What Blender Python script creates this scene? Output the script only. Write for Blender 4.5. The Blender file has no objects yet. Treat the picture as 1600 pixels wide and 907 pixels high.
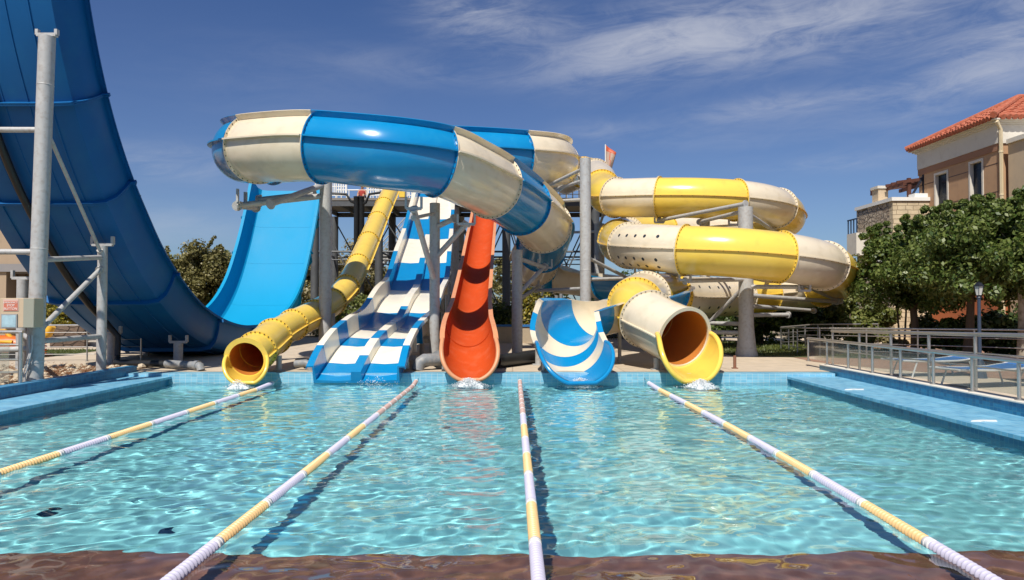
import bpy, math, random
import numpy as np
from mathutils import Vector, Matrix
random.seed(7); RNG = np.random.default_rng(11)
PI = math.pi; R = math.radians
sc = bpy.context.scene; col = sc.collection
F = 1150.0; H = 1.6; TH = math.atan(25.5 / F)
CF = Vector((0, math.cos(TH), math.sin(TH))); CU = Vector((0, -math.sin(TH), math.cos(TH)))

def P(px, py, Y):
    """world point seen at photo pixel (px, py) at distance Y"""
    d = Vector(((px - 801) / F, 0, 0)) + CU * ((453.5 - py) / F) + CF
    return Vector((0, 0, H)) + d * (Y / d.y)

# ---------------------------------------------------------------- materials
def nodes_of(m):
    m.use_nodes = True; nt = m.node_tree
    return nt, nt.nodes, nt.links
_M = {}
def mk(name, c, rough=.5, metal=0., var=.1, scale=2., bump=0., bscale=40., spec=.5, coat=0., streak=0., trans=0., dirt=None, dirtamt=0., detail=6, tcol=None):
    if name in _M: return _M[name]
    m = bpy.data.materials.new(name); nt, N, L = nodes_of(m)
    b = N['Principled BSDF']; tc = N.new('ShaderNodeTexCoord')
    n = N.new('ShaderNodeTexNoise'); n.inputs['Scale'].default_value = scale; n.inputs['Detail'].default_value = detail
    n.inputs['Roughness'].default_value = .6
    mp = N.new('ShaderNodeMapping'); L.new(tc.outputs['Object'], mp.inputs[0]); L.new(mp.outputs[0], n.inputs['Vector'])
    if streak: mp.inputs['Scale'].default_value = (1, 1, streak)
    mx = N.new('ShaderNodeMix'); mx.data_type = 'RGBA'
    lo = [max(0, x * (1 - var)) for x in c]; hi = [min(1, x * (1 + var)) for x in c]
    mx.inputs[6].default_value = (*lo, 1); mx.inputs[7].default_value = (*hi, 1)
    L.new(n.outputs['Fac'], mx.inputs[0]); out = mx.outputs[2]
    if dirt:
        n2 = N.new('ShaderNodeTexNoise'); n2.inputs['Scale'].default_value = scale * 2.7; n2.inputs['Detail'].default_value = 8
        L.new(mp.outputs[0], n2.inputs['Vector'])
        rp = N.new('ShaderNodeMapRange'); rp.inputs[1].default_value = .5; rp.inputs[2].default_value = .75
        rp.inputs[4].default_value = dirtamt; L.new(n2.outputs['Fac'], rp.inputs[0])
        m2 = N.new('ShaderNodeMix'); m2.data_type = 'RGBA'; L.new(rp.outputs[0], m2.inputs[0]); L.new(out, m2.inputs[6])
        m2.inputs[7].default_value = (*dirt, 1); out = m2.outputs[2]
    L.new(out, b.inputs['Base Color'])
    rr = N.new('ShaderNodeMapRange'); rr.inputs[3].default_value = rough * .8; rr.inputs[4].default_value = min(1, rough * 1.25)
    L.new(n.outputs['Fac'], rr.inputs[0]); L.new(rr.outputs[0], b.inputs['Roughness'])
    b.inputs['Metallic'].default_value = metal; b.inputs['Specular IOR Level'].default_value = spec
    b.inputs['Coat Weight'].default_value = coat; b.inputs['Coat Roughness'].default_value = .08
    if bump:
        bn = N.new('ShaderNodeTexNoise'); bn.inputs['Scale'].default_value = bscale; bn.inputs['Detail'].default_value = 4
        L.new(tc.outputs['Object'], bn.inputs['Vector'])
        bp = N.new('ShaderNodeBump'); bp.inputs['Strength'].default_value = 1; bp.inputs['Distance'].default_value = bump
        L.new(bn.outputs['Fac'], bp.inputs['Height']); L.new(bp.outputs[0], b.inputs['Normal'])
    if trans:
        t = N.new('ShaderNodeBsdfTranslucent')
        if tcol: t.inputs[0].default_value = (*tcol, 1)
        else: L.new(out, t.inputs[0])
        ms = N.new('ShaderNodeMixShader'); ms.inputs[0].default_value = trans
        L.new(b.outputs[0], ms.inputs[1]); L.new(t.outputs[0], ms.inputs[2]); L.new(ms.outputs[0], N['Material Output'].inputs[0])
    _M[name] = m; return m

def brickmat(name, c1, c2, mortar, w, h, ms=.01, rough=.6, bump=.004, axis='xy', offset=.5, noise=0., squash=1.):
    m = bpy.data.materials.new(name); nt, N, L = nodes_of(m); b = N['Principled BSDF']
    tc = N.new('ShaderNodeTexCoord'); sp = N.new('ShaderNodeSeparateXYZ'); L.new(tc.outputs['Object'], sp.inputs[0])
    cb = N.new('ShaderNodeCombineXYZ')
    if axis == 'xy': L.new(sp.outputs[0], cb.inputs[0]); L.new(sp.outputs[1], cb.inputs[1])
    else:
        ad = N.new('ShaderNodeMath'); L.new(sp.outputs[0], ad.inputs[0]); L.new(sp.outputs[1], ad.inputs[1])
        L.new(ad.outputs[0], cb.inputs[0]); L.new(sp.outputs[2], cb.inputs[1])
    v = cb.outputs[0]
    nz = N.new('ShaderNodeTexNoise'); nz.inputs['Scale'].default_value = 3.; nz.inputs['Detail'].default_value = 5; L.new(tc.outputs['Object'], nz.inputs['Vector'])
    if noise:
        va = N.new('ShaderNodeVectorMath'); va.operation = 'MULTIPLY_ADD'; L.new(nz.outputs['Color'], va.inputs[0]); va.inputs[1].default_value = (noise,) * 3; L.new(v, va.inputs[2]); v = va.outputs[0]
    br = N.new('ShaderNodeTexBrick'); L.new(v, br.inputs['Vector'])
    br.inputs['Color1'].default_value = (*c1, 1); br.inputs['Color2'].default_value = (*c2, 1); br.inputs['Mortar'].default_value = (*mortar, 1)
    br.inputs['Scale'].default_value = 1; br.inputs['Brick Width'].default_value = w; br.inputs['Row Height'].default_value = h
    br.inputs['Mortar Size'].default_value = ms; br.offset = offset; br.squash = squash; br.squash_frequency = 3
    mx = N.new('ShaderNodeMix'); mx.data_type = 'RGBA'; mx.blend_type = 'MULTIPLY'; mx.inputs[0].default_value = 1
    cr = N.new('ShaderNodeMapRange'); cr.inputs[3].default_value = .72; cr.inputs[4].default_value = 1.25; L.new(nz.outputs['Fac'], cr.inputs[0])
    L.new(br.outputs['Color'], mx.inputs[6]); L.new(cr.outputs[0], mx.inputs[7]); L.new(mx.outputs[2], b.inputs['Base Color'])
    b.inputs['Roughness'].default_value = rough
    bp = N.new('ShaderNodeBump'); bp.inputs['Strength'].default_value = 1; bp.inputs['Distance'].default_value = bump; bp.invert = True
    L.new(br.outputs['Fac'], bp.inputs['Height']); L.new(bp.outputs[0], b.inputs['Normal'])
    _M[name] = m; return m

def leafmat(name, c1, c2, trans=.3):
    m = bpy.data.materials.new(name); nt, N, L = nodes_of(m); b = N['Principled BSDF']
    g = N.new('ShaderNodeNewGeometry'); cr = N.new('ShaderNodeMix'); cr.data_type = 'RGBA'
    cr.inputs[6].default_value = (*c1, 1); cr.inputs[7].default_value = (*c2, 1); L.new(g.outputs['Random Per Island'], cr.inputs[0])
    L.new(cr.outputs[2], b.inputs['Base Color']); b.inputs['Roughness'].default_value = .45
    t = N.new('ShaderNodeBsdfTranslucent'); L.new(cr.outputs[2], t.inputs[0]); ms = N.new('ShaderNodeMixShader'); ms.inputs[0].default_value = trans
    L.new(b.outputs[0], ms.inputs[1]); L.new(t.outputs[0], ms.inputs[2]); L.new(ms.outputs[0], N['Material Output'].inputs[0])
    return m

gel = dict(rough=.22, var=.06, scale=1.3, bump=.0015, bscale=5, coat=.3)
BLUE = mk('blue_gelcoat', (.003, .235, .52), trans=.05, dirt=(.02, .30, .55), dirtamt=.38, **gel)
NAVY = mk('shaded_weathered_blue_gelcoat', (.001, .10, .30), rough=.5, spec=.3, var=.12, scale=.9, bump=.002, bscale=4, dirt=(.01, .15, .32), dirtamt=.35)  # half-pipe near arm: its shade is mixed into this darker blue
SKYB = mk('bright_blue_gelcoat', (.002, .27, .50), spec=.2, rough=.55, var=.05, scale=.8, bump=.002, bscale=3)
CREAM = mk('cream_gelcoat', (.80, .70, .53), trans=.10, dirt=(.6, .5, .34), dirtamt=.42, **gel)
WHITEG = mk('off_white_gelcoat', (.84, .78, .64), dirt=(.68, .58, .42), dirtamt=.35, **gel)
YEL = mk('yellow_gelcoat', (.94, .67, .11), trans=.12, tcol=(.95, .30, .02), dirt=(.75, .48, .10), dirtamt=.42, **gel)
ORANGE = mk('orange_gelcoat', (.50, .066, .012), rough=.6, spec=.12, var=.1, scale=1.5, bump=.002, bscale=4, dirt=(.55, .12, .05), dirtamt=.5)
ORLIP = mk('sun_bleached_orange_gelcoat', (.62, .27, .13), rough=.45, var=.2, scale=6)
STEEL = mk('galvanised_steel', (.44, .44, .43), rough=.55, metal=.15, var=.2, scale=5, bump=.001, bscale=60, dirt=(.24, .17, .12), dirtamt=.45)
DSTEEL = mk('dark_weathered_steel', (.10, .105, .11), rough=.55, metal=.3, var=.3, scale=4)
SSTEEL = mk('brushed_stainless_steel', (.45, .44, .42), rough=.35, metal=.8, var=.15, scale=8)
BOLT = mk('dark_bolt_metal', (.07, .06, .045), rough=.5, metal=.5)
BLACKP = mk('black_plastic_pipe', (.012, .013, .014), rough=.45, var=.3)
GREYP = mk('grey_plastic_pipe', (.22, .23, .24), rough=.5, var=.25, scale=6, dirt=(.4, .36, .3), dirtamt=.6)
WHITE = mk('white_paint', (.78, .77, .73), rough=.5, var=.06)
YIN = mk('shaded_amber_interior', (.50, .18, .035), rough=.4, var=.15, scale=2, trans=.1, tcol=(.9, .22, .02))  # tube insides: the dim amber shade is put into the base colour
HOLE = mk('dark_hole', (.01, .02, .035), rough=.6)

# ---------------------------------------------------------------- mesh building
class MB:
    def __init__(s): s.v = []; s.f = []; s.mi = []; s.cur = 0
    def add(s, vs, fs, mi=None):
        b = len(s.v); s.v.extend([tuple(v) for v in vs]); s.f.extend([tuple(b + i for i in f) for f in fs])
        s.mi.extend([s.cur if mi is None else mi] * len(fs)); return s
    def box(s, c, d, rz=0., mi=None, M=None):
        hx, hy, hz = d[0] / 2, d[1] / 2, d[2] / 2; c = Vector(c)
        vs = [Vector((x, y, z)) for x in (-hx, hx) for y in (-hy, hy) for z in (-hz, hz)]
        if M is not None: vs = [M @ v for v in vs]
        if rz: Q = Matrix.Rotation(rz, 3, 'Z'); vs = [Q @ v for v in vs]
        return s.add([v + c for v in vs], [(0, 1, 3, 2), (4, 6, 7, 5), (0, 4, 5, 1), (2, 3, 7, 6), (0, 2, 6, 4), (1, 5, 7, 3)], mi)
    def bb(s, lo, hi, mi=None):
        return s.box([(a + b) / 2 for a, b in zip(lo, hi)], [abs(b - a) for a, b in zip(lo, hi)], mi=mi)
    def bar(s, a, b, w, h=None, mi=None):
        a = Vector(a); b = Vector(b); d = b - a; h = h or w
        return s.box((a + b) / 2, (w, h, d.length), M=d.to_track_quat('Z', 'Y').to_matrix(), mi=mi)
    def tube(s, pts, r, n=12, cap=True, mi=None, rs=None):
        pts = [Vector(p) for p in pts]; b = []; m = len(pts)
        up = Vector((0, 0, 1))
        t0 = (pts[1] - pts[0]).normalized(); a = t0.cross(up)
        if a.length < .05: a = t0.cross(Vector((1, 0, 0)))
        a.normalize(); vs = []
        for i, p in enumerate(pts):
            t = (pts[min(i + 1, m - 1)] - pts[max(i - 1, 0)]).normalized()
            a = (a - t * a.dot(t)).normalized(); c = t.cross(a); rr = rs[i] if rs else r
            for k in range(n):
                th = 2 * PI * k / n; vs.append(p + (a * math.cos(th) + c * math.sin(th)) * rr)
        fs = [(i * n + k, i * n + (k + 1) % n, (i + 1) * n + (k + 1) % n, (i + 1) * n + k) for i in range(m - 1) for k in range(n)]
        if cap: fs += [tuple(range(n))[::-1], tuple((m - 1) * n + k for k in range(n))]
        return s.add(vs, fs, mi)
    def lathe(s, prof, c=(0, 0, 0), n=24, M=None, mi=None, cap=True):
        c = Vector(c); vs = []
        for r, z in prof:
            for k in range(n):
                v = Vector((r * math.cos(2 * PI * k / n), r * math.sin(2 * PI * k / n), z))
                if M is not None: v = M @ v
                vs.append(c + v)
        m = len(prof)
        fs = [(i * n + k, i * n + (k + 1) % n, (i + 1) * n + (k + 1) % n, (i + 1) * n + k) for i in range(m - 1) for k in range(n)]
        if cap: fs += [tuple(range(n))[::-1], tuple((m - 1) * n + k for k in range(n))]
        return s.add(vs, fs, mi)
    def prism(s, poly, z0, z1, mi=None):
        n = len(poly); vs = [(x, y, z0) for x, y in poly] + [(x, y, z1) for x, y in poly]
        return s.add(vs, [tuple(range(n))[::-1], tuple(range(n, 2 * n))] + [(i, (i + 1) % n, n + (i + 1) % n, n + i) for i in range(n)], mi)
    def build(s, name, mats, parent=None, loc=None, smooth=35, bevel=0):
        me = bpy.data.meshes.new(name)
        if parent is not None: off = WORLD[parent.name]
        elif loc is not None: off = Vector(loc)
        else:
            A = np.array(s.v); off = Vector(((A[:, 0].min() + A[:, 0].max()) / 2, (A[:, 1].min() + A[:, 1].max()) / 2, A[:, 2].min()))
        me.from_pydata([(v[0] - off[0], v[1] - off[1], v[2] - off[2]) for v in s.v], [], s.f)
        mats = mats if isinstance(mats, (list, tuple)) else [mats]
        for m in mats: me.materials.append(m)
        if len(mats) > 1: me.polygons.foreach_set('material_index', s.mi)
        if smooth:
            me.polygons.foreach_set('use_smooth', [True] * len(me.polygons)); me.set_sharp_from_angle(angle=R(smooth))
        me.update()
        o = bpy.data.objects.new(name, me); col.objects.link(o)
        if parent is not None: o.parent = parent; WORLD[o.name] = off
        else: o.location = off; WORLD[o.name] = off
        if bevel:
            bv = o.modifiers.new('bevel', 'BEVEL'); bv.width = bevel; bv.segments = 2; bv.limit_method = 'ANGLE'
        return o
WORLD = {}
def thing(name, label, cat, loc=(0, 0, 0), group=None):
    o = bpy.data.objects.new(name, None); col.objects.link(o); o.location = loc; o.empty_display_size = .2
    WORLD[o.name] = Vector(loc); return tag(o, label, cat, group)
def tag(o, label, cat, group=None, kind=None):
    o['label'] = label; o['category'] = cat
    if group: o['group'] = group
    if kind: o['kind'] = kind
    return o
def struct(o, label=None):
    o['kind'] = 'structure'
    if label: o['label'] = label
    return o
def copy_tree(o, parent=None):
    c = o.copy(); col.objects.link(c); c.parent = parent
    for ch in list(o.children): copy_tree(ch, c)
    return c

# ---------------------------------------------------------------- camera, light, sky
cam = bpy.data.objects.new('camera', bpy.data.cameras.new('camera')); col.objects.link(cam); sc.camera = cam
cam.data.lens = 36 * F / 1600; cam.data.sensor_width = 36; cam.data.clip_end = 3000; cam.data.clip_start = .05
cam.location = (0, 0, H); cam.rotation_euler = (PI / 2 + TH, 0, 0); cam.data.shift_x = -1 / 1600
SEL, SAZ = R(54), R(18)
sd = Vector((-math.sin(SAZ) * math.cos(SEL), -math.cos(SAZ) * math.cos(SEL), math.sin(SEL)))
sl = bpy.data.lights.new('sun', 'SUN'); sl.energy = 4.9; sl.angle = R(.53); sl.color = (1, .94, .85)
so = bpy.data.objects.new('sun', sl); col.objects.link(so); so.rotation_euler = sd.to_track_quat('Z', 'Y').to_euler()
sl.cycles.is_caustics_light = True
w = bpy.data.worlds.new('World'); sc.world = w; w.use_nodes = True
N = w.node_tree.nodes; L = w.node_tree.links; bg = N['Background']
sky = N.new('ShaderNodeTexSky'); sky.sky_type = 'NISHITA'; sky.sun_disc = False
sky.sun_elevation = SEL; sky.sun_rotation = math.atan2(sd.x, sd.y); sky.air_density = 1.0; sky.dust_density = .4; sky.ozone_density = 2.5
hs = N.new('ShaderNodeHueSaturation'); hs.inputs['Hue'].default_value = .513; hs.inputs['Saturation'].default_value = .86; hs.inputs['Value'].default_value = 1.0
L.new(sky.outputs[0], hs.inputs['Color'])
tc = N.new('ShaderNodeTexCoord'); sp = N.new('ShaderNodeSeparateXYZ'); L.new(tc.outputs['Generated'], sp.inputs[0])
def wm(op, a, b=None, c=None):
    n = N.new('ShaderNodeMath'); n.operation = op
    for i, q in enumerate((a, b, c)):
        if q is None: continue
        if isinstance(q, (int, float)): n.inputs[i].default_value = q
        else: L.new(q, n.inputs[i])
    return n.outputs[0]
az = wm('ARCTAN2', sp.outputs[0], sp.outputs[1]); el = wm('ARCSINE', sp.outputs[2])
cb = N.new('ShaderNodeCombineXYZ'); L.new(wm('MULTIPLY_ADD', el, -1.1, az), cb.inputs[0]); L.new(wm('MULTIPLY', el, 3.6), cb.inputs[1])
n1 = N.new('ShaderNodeTexNoise'); n1.inputs['Scale'].default_value = 3.4; n1.inputs['Detail'].default_value = 9; n1.inputs['Roughness'].default_value = .6; n1.inputs['Distortion'].default_value = .8
L.new(cb.outputs[0], n1.inputs['Vector'])
def blob(a0, e0, sa, se, amp, tilt=0.):
    da = wm('SUBTRACT', az, a0); de = wm('SUBTRACT', el, e0)
    de = wm('MULTIPLY_ADD', da, -tilt, de)
    q = wm('ADD', wm('POWER', wm('ABSOLUTE', wm('DIVIDE', da, sa)), 2.), wm('POWER', wm('ABSOLUTE', wm('DIVIDE', de, se)), 2.))
    return wm('MULTIPLY', wm('EXPONENT', wm('MULTIPLY', q, -1.)), amp)
def ae(px, py):
    d = P(px, py, 1.) - Vector((0, 0, H)); d.normalize(); return math.atan2(d.x, d.y), math.asin(d.z)
tot = None
for px, py, sx, sy, amp, tilt in [(1010, 75, 130, 40, .75, .12), (1230, 40, 260, 48, 1.0, -.0), (1560, 85, 110, 45, .9, .35), (760, 28, 95, 36, .85, -.1), (1250, 160, 130, 16, .6, .05),
                            (260, 255, 85, 24, .45, .05), (240, 350, 120, 30, .25, 0), (1150, 205, 160, 30, .16, 0), (700, 110, 170, 22, .25, -.05), (1300, 255, 90, 12, .3, 0), (940, 205, 60, 14, .3, 0), (420, 130, 160, 60, .08, 0)]:
    a0, e0 = ae(px, py); b_ = blob(a0, e0, sx / F, sy / F, amp, tilt); tot = b_ if tot is None else wm('ADD', tot, b_)
back = wm('MULTIPLY', wm('LESS_THAN', sp.outputs[1], .2), .25)
tot = wm('MULTIPLY', wm('ADD', tot, back), 1.35)
n2 = N.new('ShaderNodeTexNoise'); n2.inputs['Scale'].default_value = 11; n2.inputs['Detail'].default_value = 10; n2.inputs['Roughness'].default_value = .68; n2.inputs['Distortion'].default_value = 1.2
L.new(cb.outputs[0], n2.inputs['Vector'])
nn = wm('MULTIPLY_ADD', n2.outputs['Fac'], .35, wm('MULTIPLY', n1.outputs['Fac'], .65))
rp = N.new('ShaderNodeMapRange'); rp.interpolation_type = 'SMOOTHSTEP'; rp.inputs[1].default_value = .36; rp.inputs[2].default_value = .68; L.new(nn, rp.inputs[0])
cm = wm('MULTIPLY', wm('SUBTRACT', 1., wm('EXPONENT', wm('MULTIPLY', wm('MULTIPLY', tot, wm('MULTIPLY_ADD', rp.outputs[0], .86, wm('MULTIPLY', n2.outputs['Fac'], .14))), -.95))), .92)
mx = N.new('ShaderNodeMix'); mx.data_type = 'RGBA'; L.new(cm, mx.inputs[0])
tn = N.new('ShaderNodeMix'); tn.data_type = 'RGBA'; tn.inputs[6].default_value = (.50, .65, .86, 1); tn.inputs[7].default_value = (.34, .55, .84, 1)
el2 = N.new('ShaderNodeMapRange'); el2.inputs[1].default_value = .12; el2.inputs[2].default_value = .42; L.new(el, el2.inputs[0]); L.new(el2.outputs[0], tn.inputs[0])
mu = N.new('ShaderNodeMix'); mu.data_type = 'RGBA'; mu.blend_type = 'MULTIPLY'; mu.inputs[0].default_value = 1; L.new(hs.outputs[0], mu.inputs[6]); L.new(tn.outputs[2], mu.inputs[7]); L.new(mu.outputs[2], mx.inputs[6]); mx.inputs[7].default_value = (6.2, 6.4, 7.1, 1)
L.new(mx.outputs[2], bg.inputs['Color']); bg.inputs['Strength'].default_value = .084
sc.view_settings.view_transform = 'Standard'; sc.view_settings.look = 'None'; sc.view_settings.exposure = .2; sc.view_settings.gamma = 1
sc.cycles.use_denoising = True; sc.cycles.max_bounces = 10; sc.cycles.transmission_bounces = 8; sc.cycles.transparent_max_bounces = 12
sc.cycles.caustics_refractive = True; sc.cycles.caustics_reflective = False; sc.cycles.blur_glossy = .6; sc.cycles.sample_clamp_indirect = 6.

# ---------------------------------------------------------------- pool
XL, XR, YF, YN = -7.2, 5.8, 15.46, -4.0       # water edges
DZ, LZ = .20, .13                             # deck height, ledge height
def floorcol():
    m = bpy.data.materials.new('turquoise_pool_plaster'); nt, N, L = nodes_of(m); b = N['Principled BSDF']
    tc = N.new('ShaderNodeTexCoord'); n = N.new('ShaderNodeTexNoise'); n.inputs['Scale'].default_value = .45; n.inputs['Detail'].default_value = 5; L.new(tc.outputs['Object'], n.inputs['Vector'])
    mx = N.new('ShaderNodeMix'); mx.data_type = 'RGBA'; mx.inputs[6].default_value = (.24, .66, .74, 1); mx.inputs[7].default_value = (.38, .80, .82, 1)
    L.new(n.outputs['Fac'], mx.inputs[0])
    br = N.new('ShaderNodeTexBrick'); br.offset = 0; br.inputs['Scale'].default_value = 1; br.inputs['Brick Width'].default_value = .3; br.inputs['Row Height'].default_value = .3; br.inputs['Mortar Size'].default_value = .006
    br.inputs['Color1'].default_value = (1, 1, 1, 1); br.inputs['Color2'].default_value = (.93, .95, .96, 1); br.inputs['Mortar'].default_value = (.82, .88, .9, 1)
    L.new(tc.outputs['Object'], br.inputs['Vector']); m2 = N.new('ShaderNodeMix'); m2.data_type = 'RGBA'; m2.blend_type = 'MULTIPLY'; m2.inputs[0].default_value = 1
    L.new(mx.outputs[2], m2.inputs[6]); L.new(br.outputs[0], m2.inputs[7]); L.new(m2.outputs[2], b.inputs['Base Color']); b.inputs['Roughness'].default_value = .7
    return m
TILE = brickmat('light_blue_mosaic_tile', (.10, .36, .55), (.16, .46, .64), (.35, .5, .58), .05, .05, .003, .3, .001, 'xz', 0)
TILEF = brickmat('far_wall_blue_tile', (.16, .42, .58), (.24, .52, .66), (.45, .58, .64), .12, .06, .004, .3, .001, 'xz', 0)
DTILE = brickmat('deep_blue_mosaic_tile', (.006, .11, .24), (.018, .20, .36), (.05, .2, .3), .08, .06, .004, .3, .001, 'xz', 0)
LEDGE = brickmat('pale_blue_ledge_tile', (.09, .33, .53), (.19, .48, .66), (.30, .5, .60), .11, .11, .006, .4, .001, 'xy', 0)
BROWN = mk('brown_pool_step', (.22, .085, .055), rough=.7, var=.35, scale=2.5, dirt=(.36, .16, .10), dirtamt=.7)
fl = floorcol(); FD = .62
m = MB(); m.add([(XL - .1, YN, -FD), (XR + .1, YN, -FD), (XR + .1, YF + .05, -FD), (XL - .1, YF + .05, -FD)], [(0, 1, 2, 3)]); pf = struct(m.build('pool_floor', fl, smooth=0))
m = MB(); m.bb((XL, YN, -FD + .004), (XR, 5.12, -.34)); st = struct(m.build('pool_step', BROWN, smooth=0))
m = MB()
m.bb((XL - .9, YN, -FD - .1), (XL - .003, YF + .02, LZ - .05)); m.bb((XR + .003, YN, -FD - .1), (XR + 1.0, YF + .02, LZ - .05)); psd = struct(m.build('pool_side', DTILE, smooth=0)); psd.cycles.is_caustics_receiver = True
m = MB(); m.bb((XL - .898, YN, LZ - .047), (XL + .05, YF + .0, LZ)); m.bb((XR - .05, YN, LZ - .047), (XR + .998, YF + .0, LZ))
pw = struct(m.build('pool_ledge', LEDGE, smooth=0))
m = MB(); m.bb((XL - .9, YF + .003, -FD - .1), (XR + .96, YF + .35, DZ - .004)); fw = struct(m.build('pool_far_edge', TILEF, smooth=0))
m = MB(); m.add([(XL, YN, -FD), (XL, YN, .1), (XR, YN, .1), (XR, YN, -FD)], [(0, 1, 2, 3)]); struct(m.build('pool_near_edge', TILE, smooth=0))
for o in (pf, st, fw, pw): o.cycles.is_caustics_receiver = True
COP = mk('cream_coping_edge', (.7, .66, .58), rough=.6)
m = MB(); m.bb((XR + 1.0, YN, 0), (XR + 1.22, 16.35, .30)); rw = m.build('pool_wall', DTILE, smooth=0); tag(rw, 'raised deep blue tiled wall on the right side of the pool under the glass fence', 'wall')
m = MB(); m.bb((XR + .985, YN, .301), (XR + 1.235, 16.36, .318)); m.build('coping', COP, rw, smooth=0)
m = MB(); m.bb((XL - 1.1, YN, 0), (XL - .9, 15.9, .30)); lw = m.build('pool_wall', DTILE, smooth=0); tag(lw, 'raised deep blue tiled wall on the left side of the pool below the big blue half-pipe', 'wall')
m = MB(); m.bb((XL - 1.115, YN, .301), (XL - .885, 15.915, .318)); m.build('coping', mk('blue_coping', (.05, .22, .38), rough=.5), lw, smooth=0)

# water surface: real waves
xs = np.linspace(XL - .0, XR + .0, 480)
ys = np.concatenate([np.linspace(YN, 3.4, 24)[:-1], np.linspace(3.4, 9, 290)[:-1], np.linspace(9, YF, 190)])
X, Y = np.meshgrid(xs, ys); Hh = np.zeros_like(X)
def env(f, ph):  # slow patches of calmer and rougher water
    return .5 + .5 * np.sin(f * X + ph) * np.cos(f * .83 * Y + ph * 1.7)
calm = .55 + .45 * np.clip(np.sin(.55 * X + .4) * np.sin(.5 * Y + .9) + .45 + .25 * np.sin(1.3 * X - .9 * Y), 0, 1.3)
far = 1.12 - .5 * np.clip((Y - 6) / 8, 0, 1)
for i in range(84):
    lam = .125 * (1.3 / .125) ** (RNG.random() ** 1.25); k = 2 * PI / lam
    th = RNG.normal(PI / 2, .95) if i % 3 else RNG.random() * 2 * PI
    slope = (.0085 + .005 * min(1, lam / .35)) if lam < .6 else .010
    ph = RNG.random() * 6.28; wob = .35 * np.sin(RNG.random() * 1.1 * X + RNG.random() * 1.1 * Y + RNG.random() * 6)
    Hh += (slope / k) * np.sin(k * (np.cos(th) * X + np.sin(th) * Y) + ph + wob * 2) * (calm if lam < .6 else 1) * far
for cx, cy in ((-5.4, 14.6), (-3.2, 14.7), (-.95, 14.6), (1.3, 14.6), (3.6, 14.6)):
    r = np.hypot(X - cx, Y - cy); Hh += .012 * np.sin(r * 16) * np.exp(-r / 1.1)
vs = np.stack([X.ravel(), Y.ravel(), Hh.ravel()], 1); nx = len(xs); ny = len(ys)
idx = np.arange(nx * ny).reshape(ny, nx); fq = np.stack([idx[:-1, :-1], idx[:-1, 1:], idx[1:, 1:], idx[1:, :-1]], -1).reshape(-1, 4)
me = bpy.data.meshes.new('water'); me.from_pydata(vs.tolist(), [], fq.tolist()); me.polygons.foreach_set('use_smooth', [True] * len(me.polygons))
wo = bpy.data.objects.new('pool_water', me); col.objects.link(wo); struct(wo); wo.cycles.is_caustics_caster = True
wmt = bpy.data.materials.new('clear_pool_water'); nt, N, L = nodes_of(wmt); N.remove(N['Principled BSDF'])
gl = N.new('ShaderNodeBsdfGlass'); gl.inputs['IOR'].default_value = 1.333; gl.inputs['Roughness'].default_value = 0; gl.inputs['Color'].default_value = (.93, 1, 1, 1)
L.new(gl.outputs[0], N['Material Output'].inputs[0]); me.materials.append(wmt)
# ---------------------------------------------------------------- swept fibreglass sections
def crom(ctrl, step=.09):
    """centripetal Catmull-Rom; returns points, parameter (control index) per point"""
    p = [Vector(c) for c in ctrl]; n = len(p)
    p = [p[0] * 2 - p[1]] + p + [p[-1] * 2 - p[-2]]
    out = []; par = []
    for i in range(1, n):
        a, b, c, d = p[i - 1:i + 3]
        t0 = 0; t1 = t0 + (b - a).length ** .5; t2 = t1 + (c - b).length ** .5; t3 = t2 + (d - c).length ** .5
        k = max(2, int((c - b).length / step))
        for j in range(k + (1 if i == n - 1 else 0)):
            t = t1 + (t2 - t1) * j / k
            A1 = a * ((t1 - t) / (t1 - t0)) + b * ((t - t0) / (t1 - t0)); A2 = b * ((t2 - t) / (t2 - t1)) + c * ((t - t1) / (t2 - t1)); A3 = c * ((t3 - t) / (t3 - t2)) + d * ((t - t2) / (t3 - t2))
            B1 = A1 * ((t2 - t) / (t2 - t0)) + A2 * ((t - t0) / (t2 - t0)); B2 = A2 * ((t3 - t) / (t3 - t1)) + A3 * ((t - t1) / (t3 - t1))
            out.append(B1 * ((t2 - t) / (t2 - t1)) + B2 * ((t - t1) / (t2 - t1))); par.append(i - 1 + j / k)
    return out, par
class Path:
    def __init__(s, ctrl, step=.09, side=None, bank=None):
        s.p, s.u = crom(ctrl, step); n = len(s.p); s.T = []; s.S = []; s.U = []
        for i in range(n):
            t = (s.p[min(i + 1, n - 1)] - s.p[max(i - 1, 0)]).normalized()
            a = Vector(side) if side else t.cross(Vector((0, 0, 1)))
            a = (a - t * a.dot(t)).normalized(); u = a.cross(t).normalized()
            if bank:
                q = Matrix.Rotation(lerpl(bank, s.u[i]), 3, t); a = q @ a; u = q @ u
            s.T.append(t); s.S.append(a); s.U.append(u)
    def idx(s, u): return min(range(len(s.u)), key=lambda i: abs(s.u[i] - u))
    def at(s, i, a, b, dt=0.): return s.p[i] + s.S[i] * a + s.U[i] * b + s.T[i] * dt
def lerpl(lst, u):
    i = int(min(max(u, 0), len(lst) - 1)); j = min(i + 1, len(lst) - 1); f = u - i
    return lst[i] * (1 - f) + lst[j] * f
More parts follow.
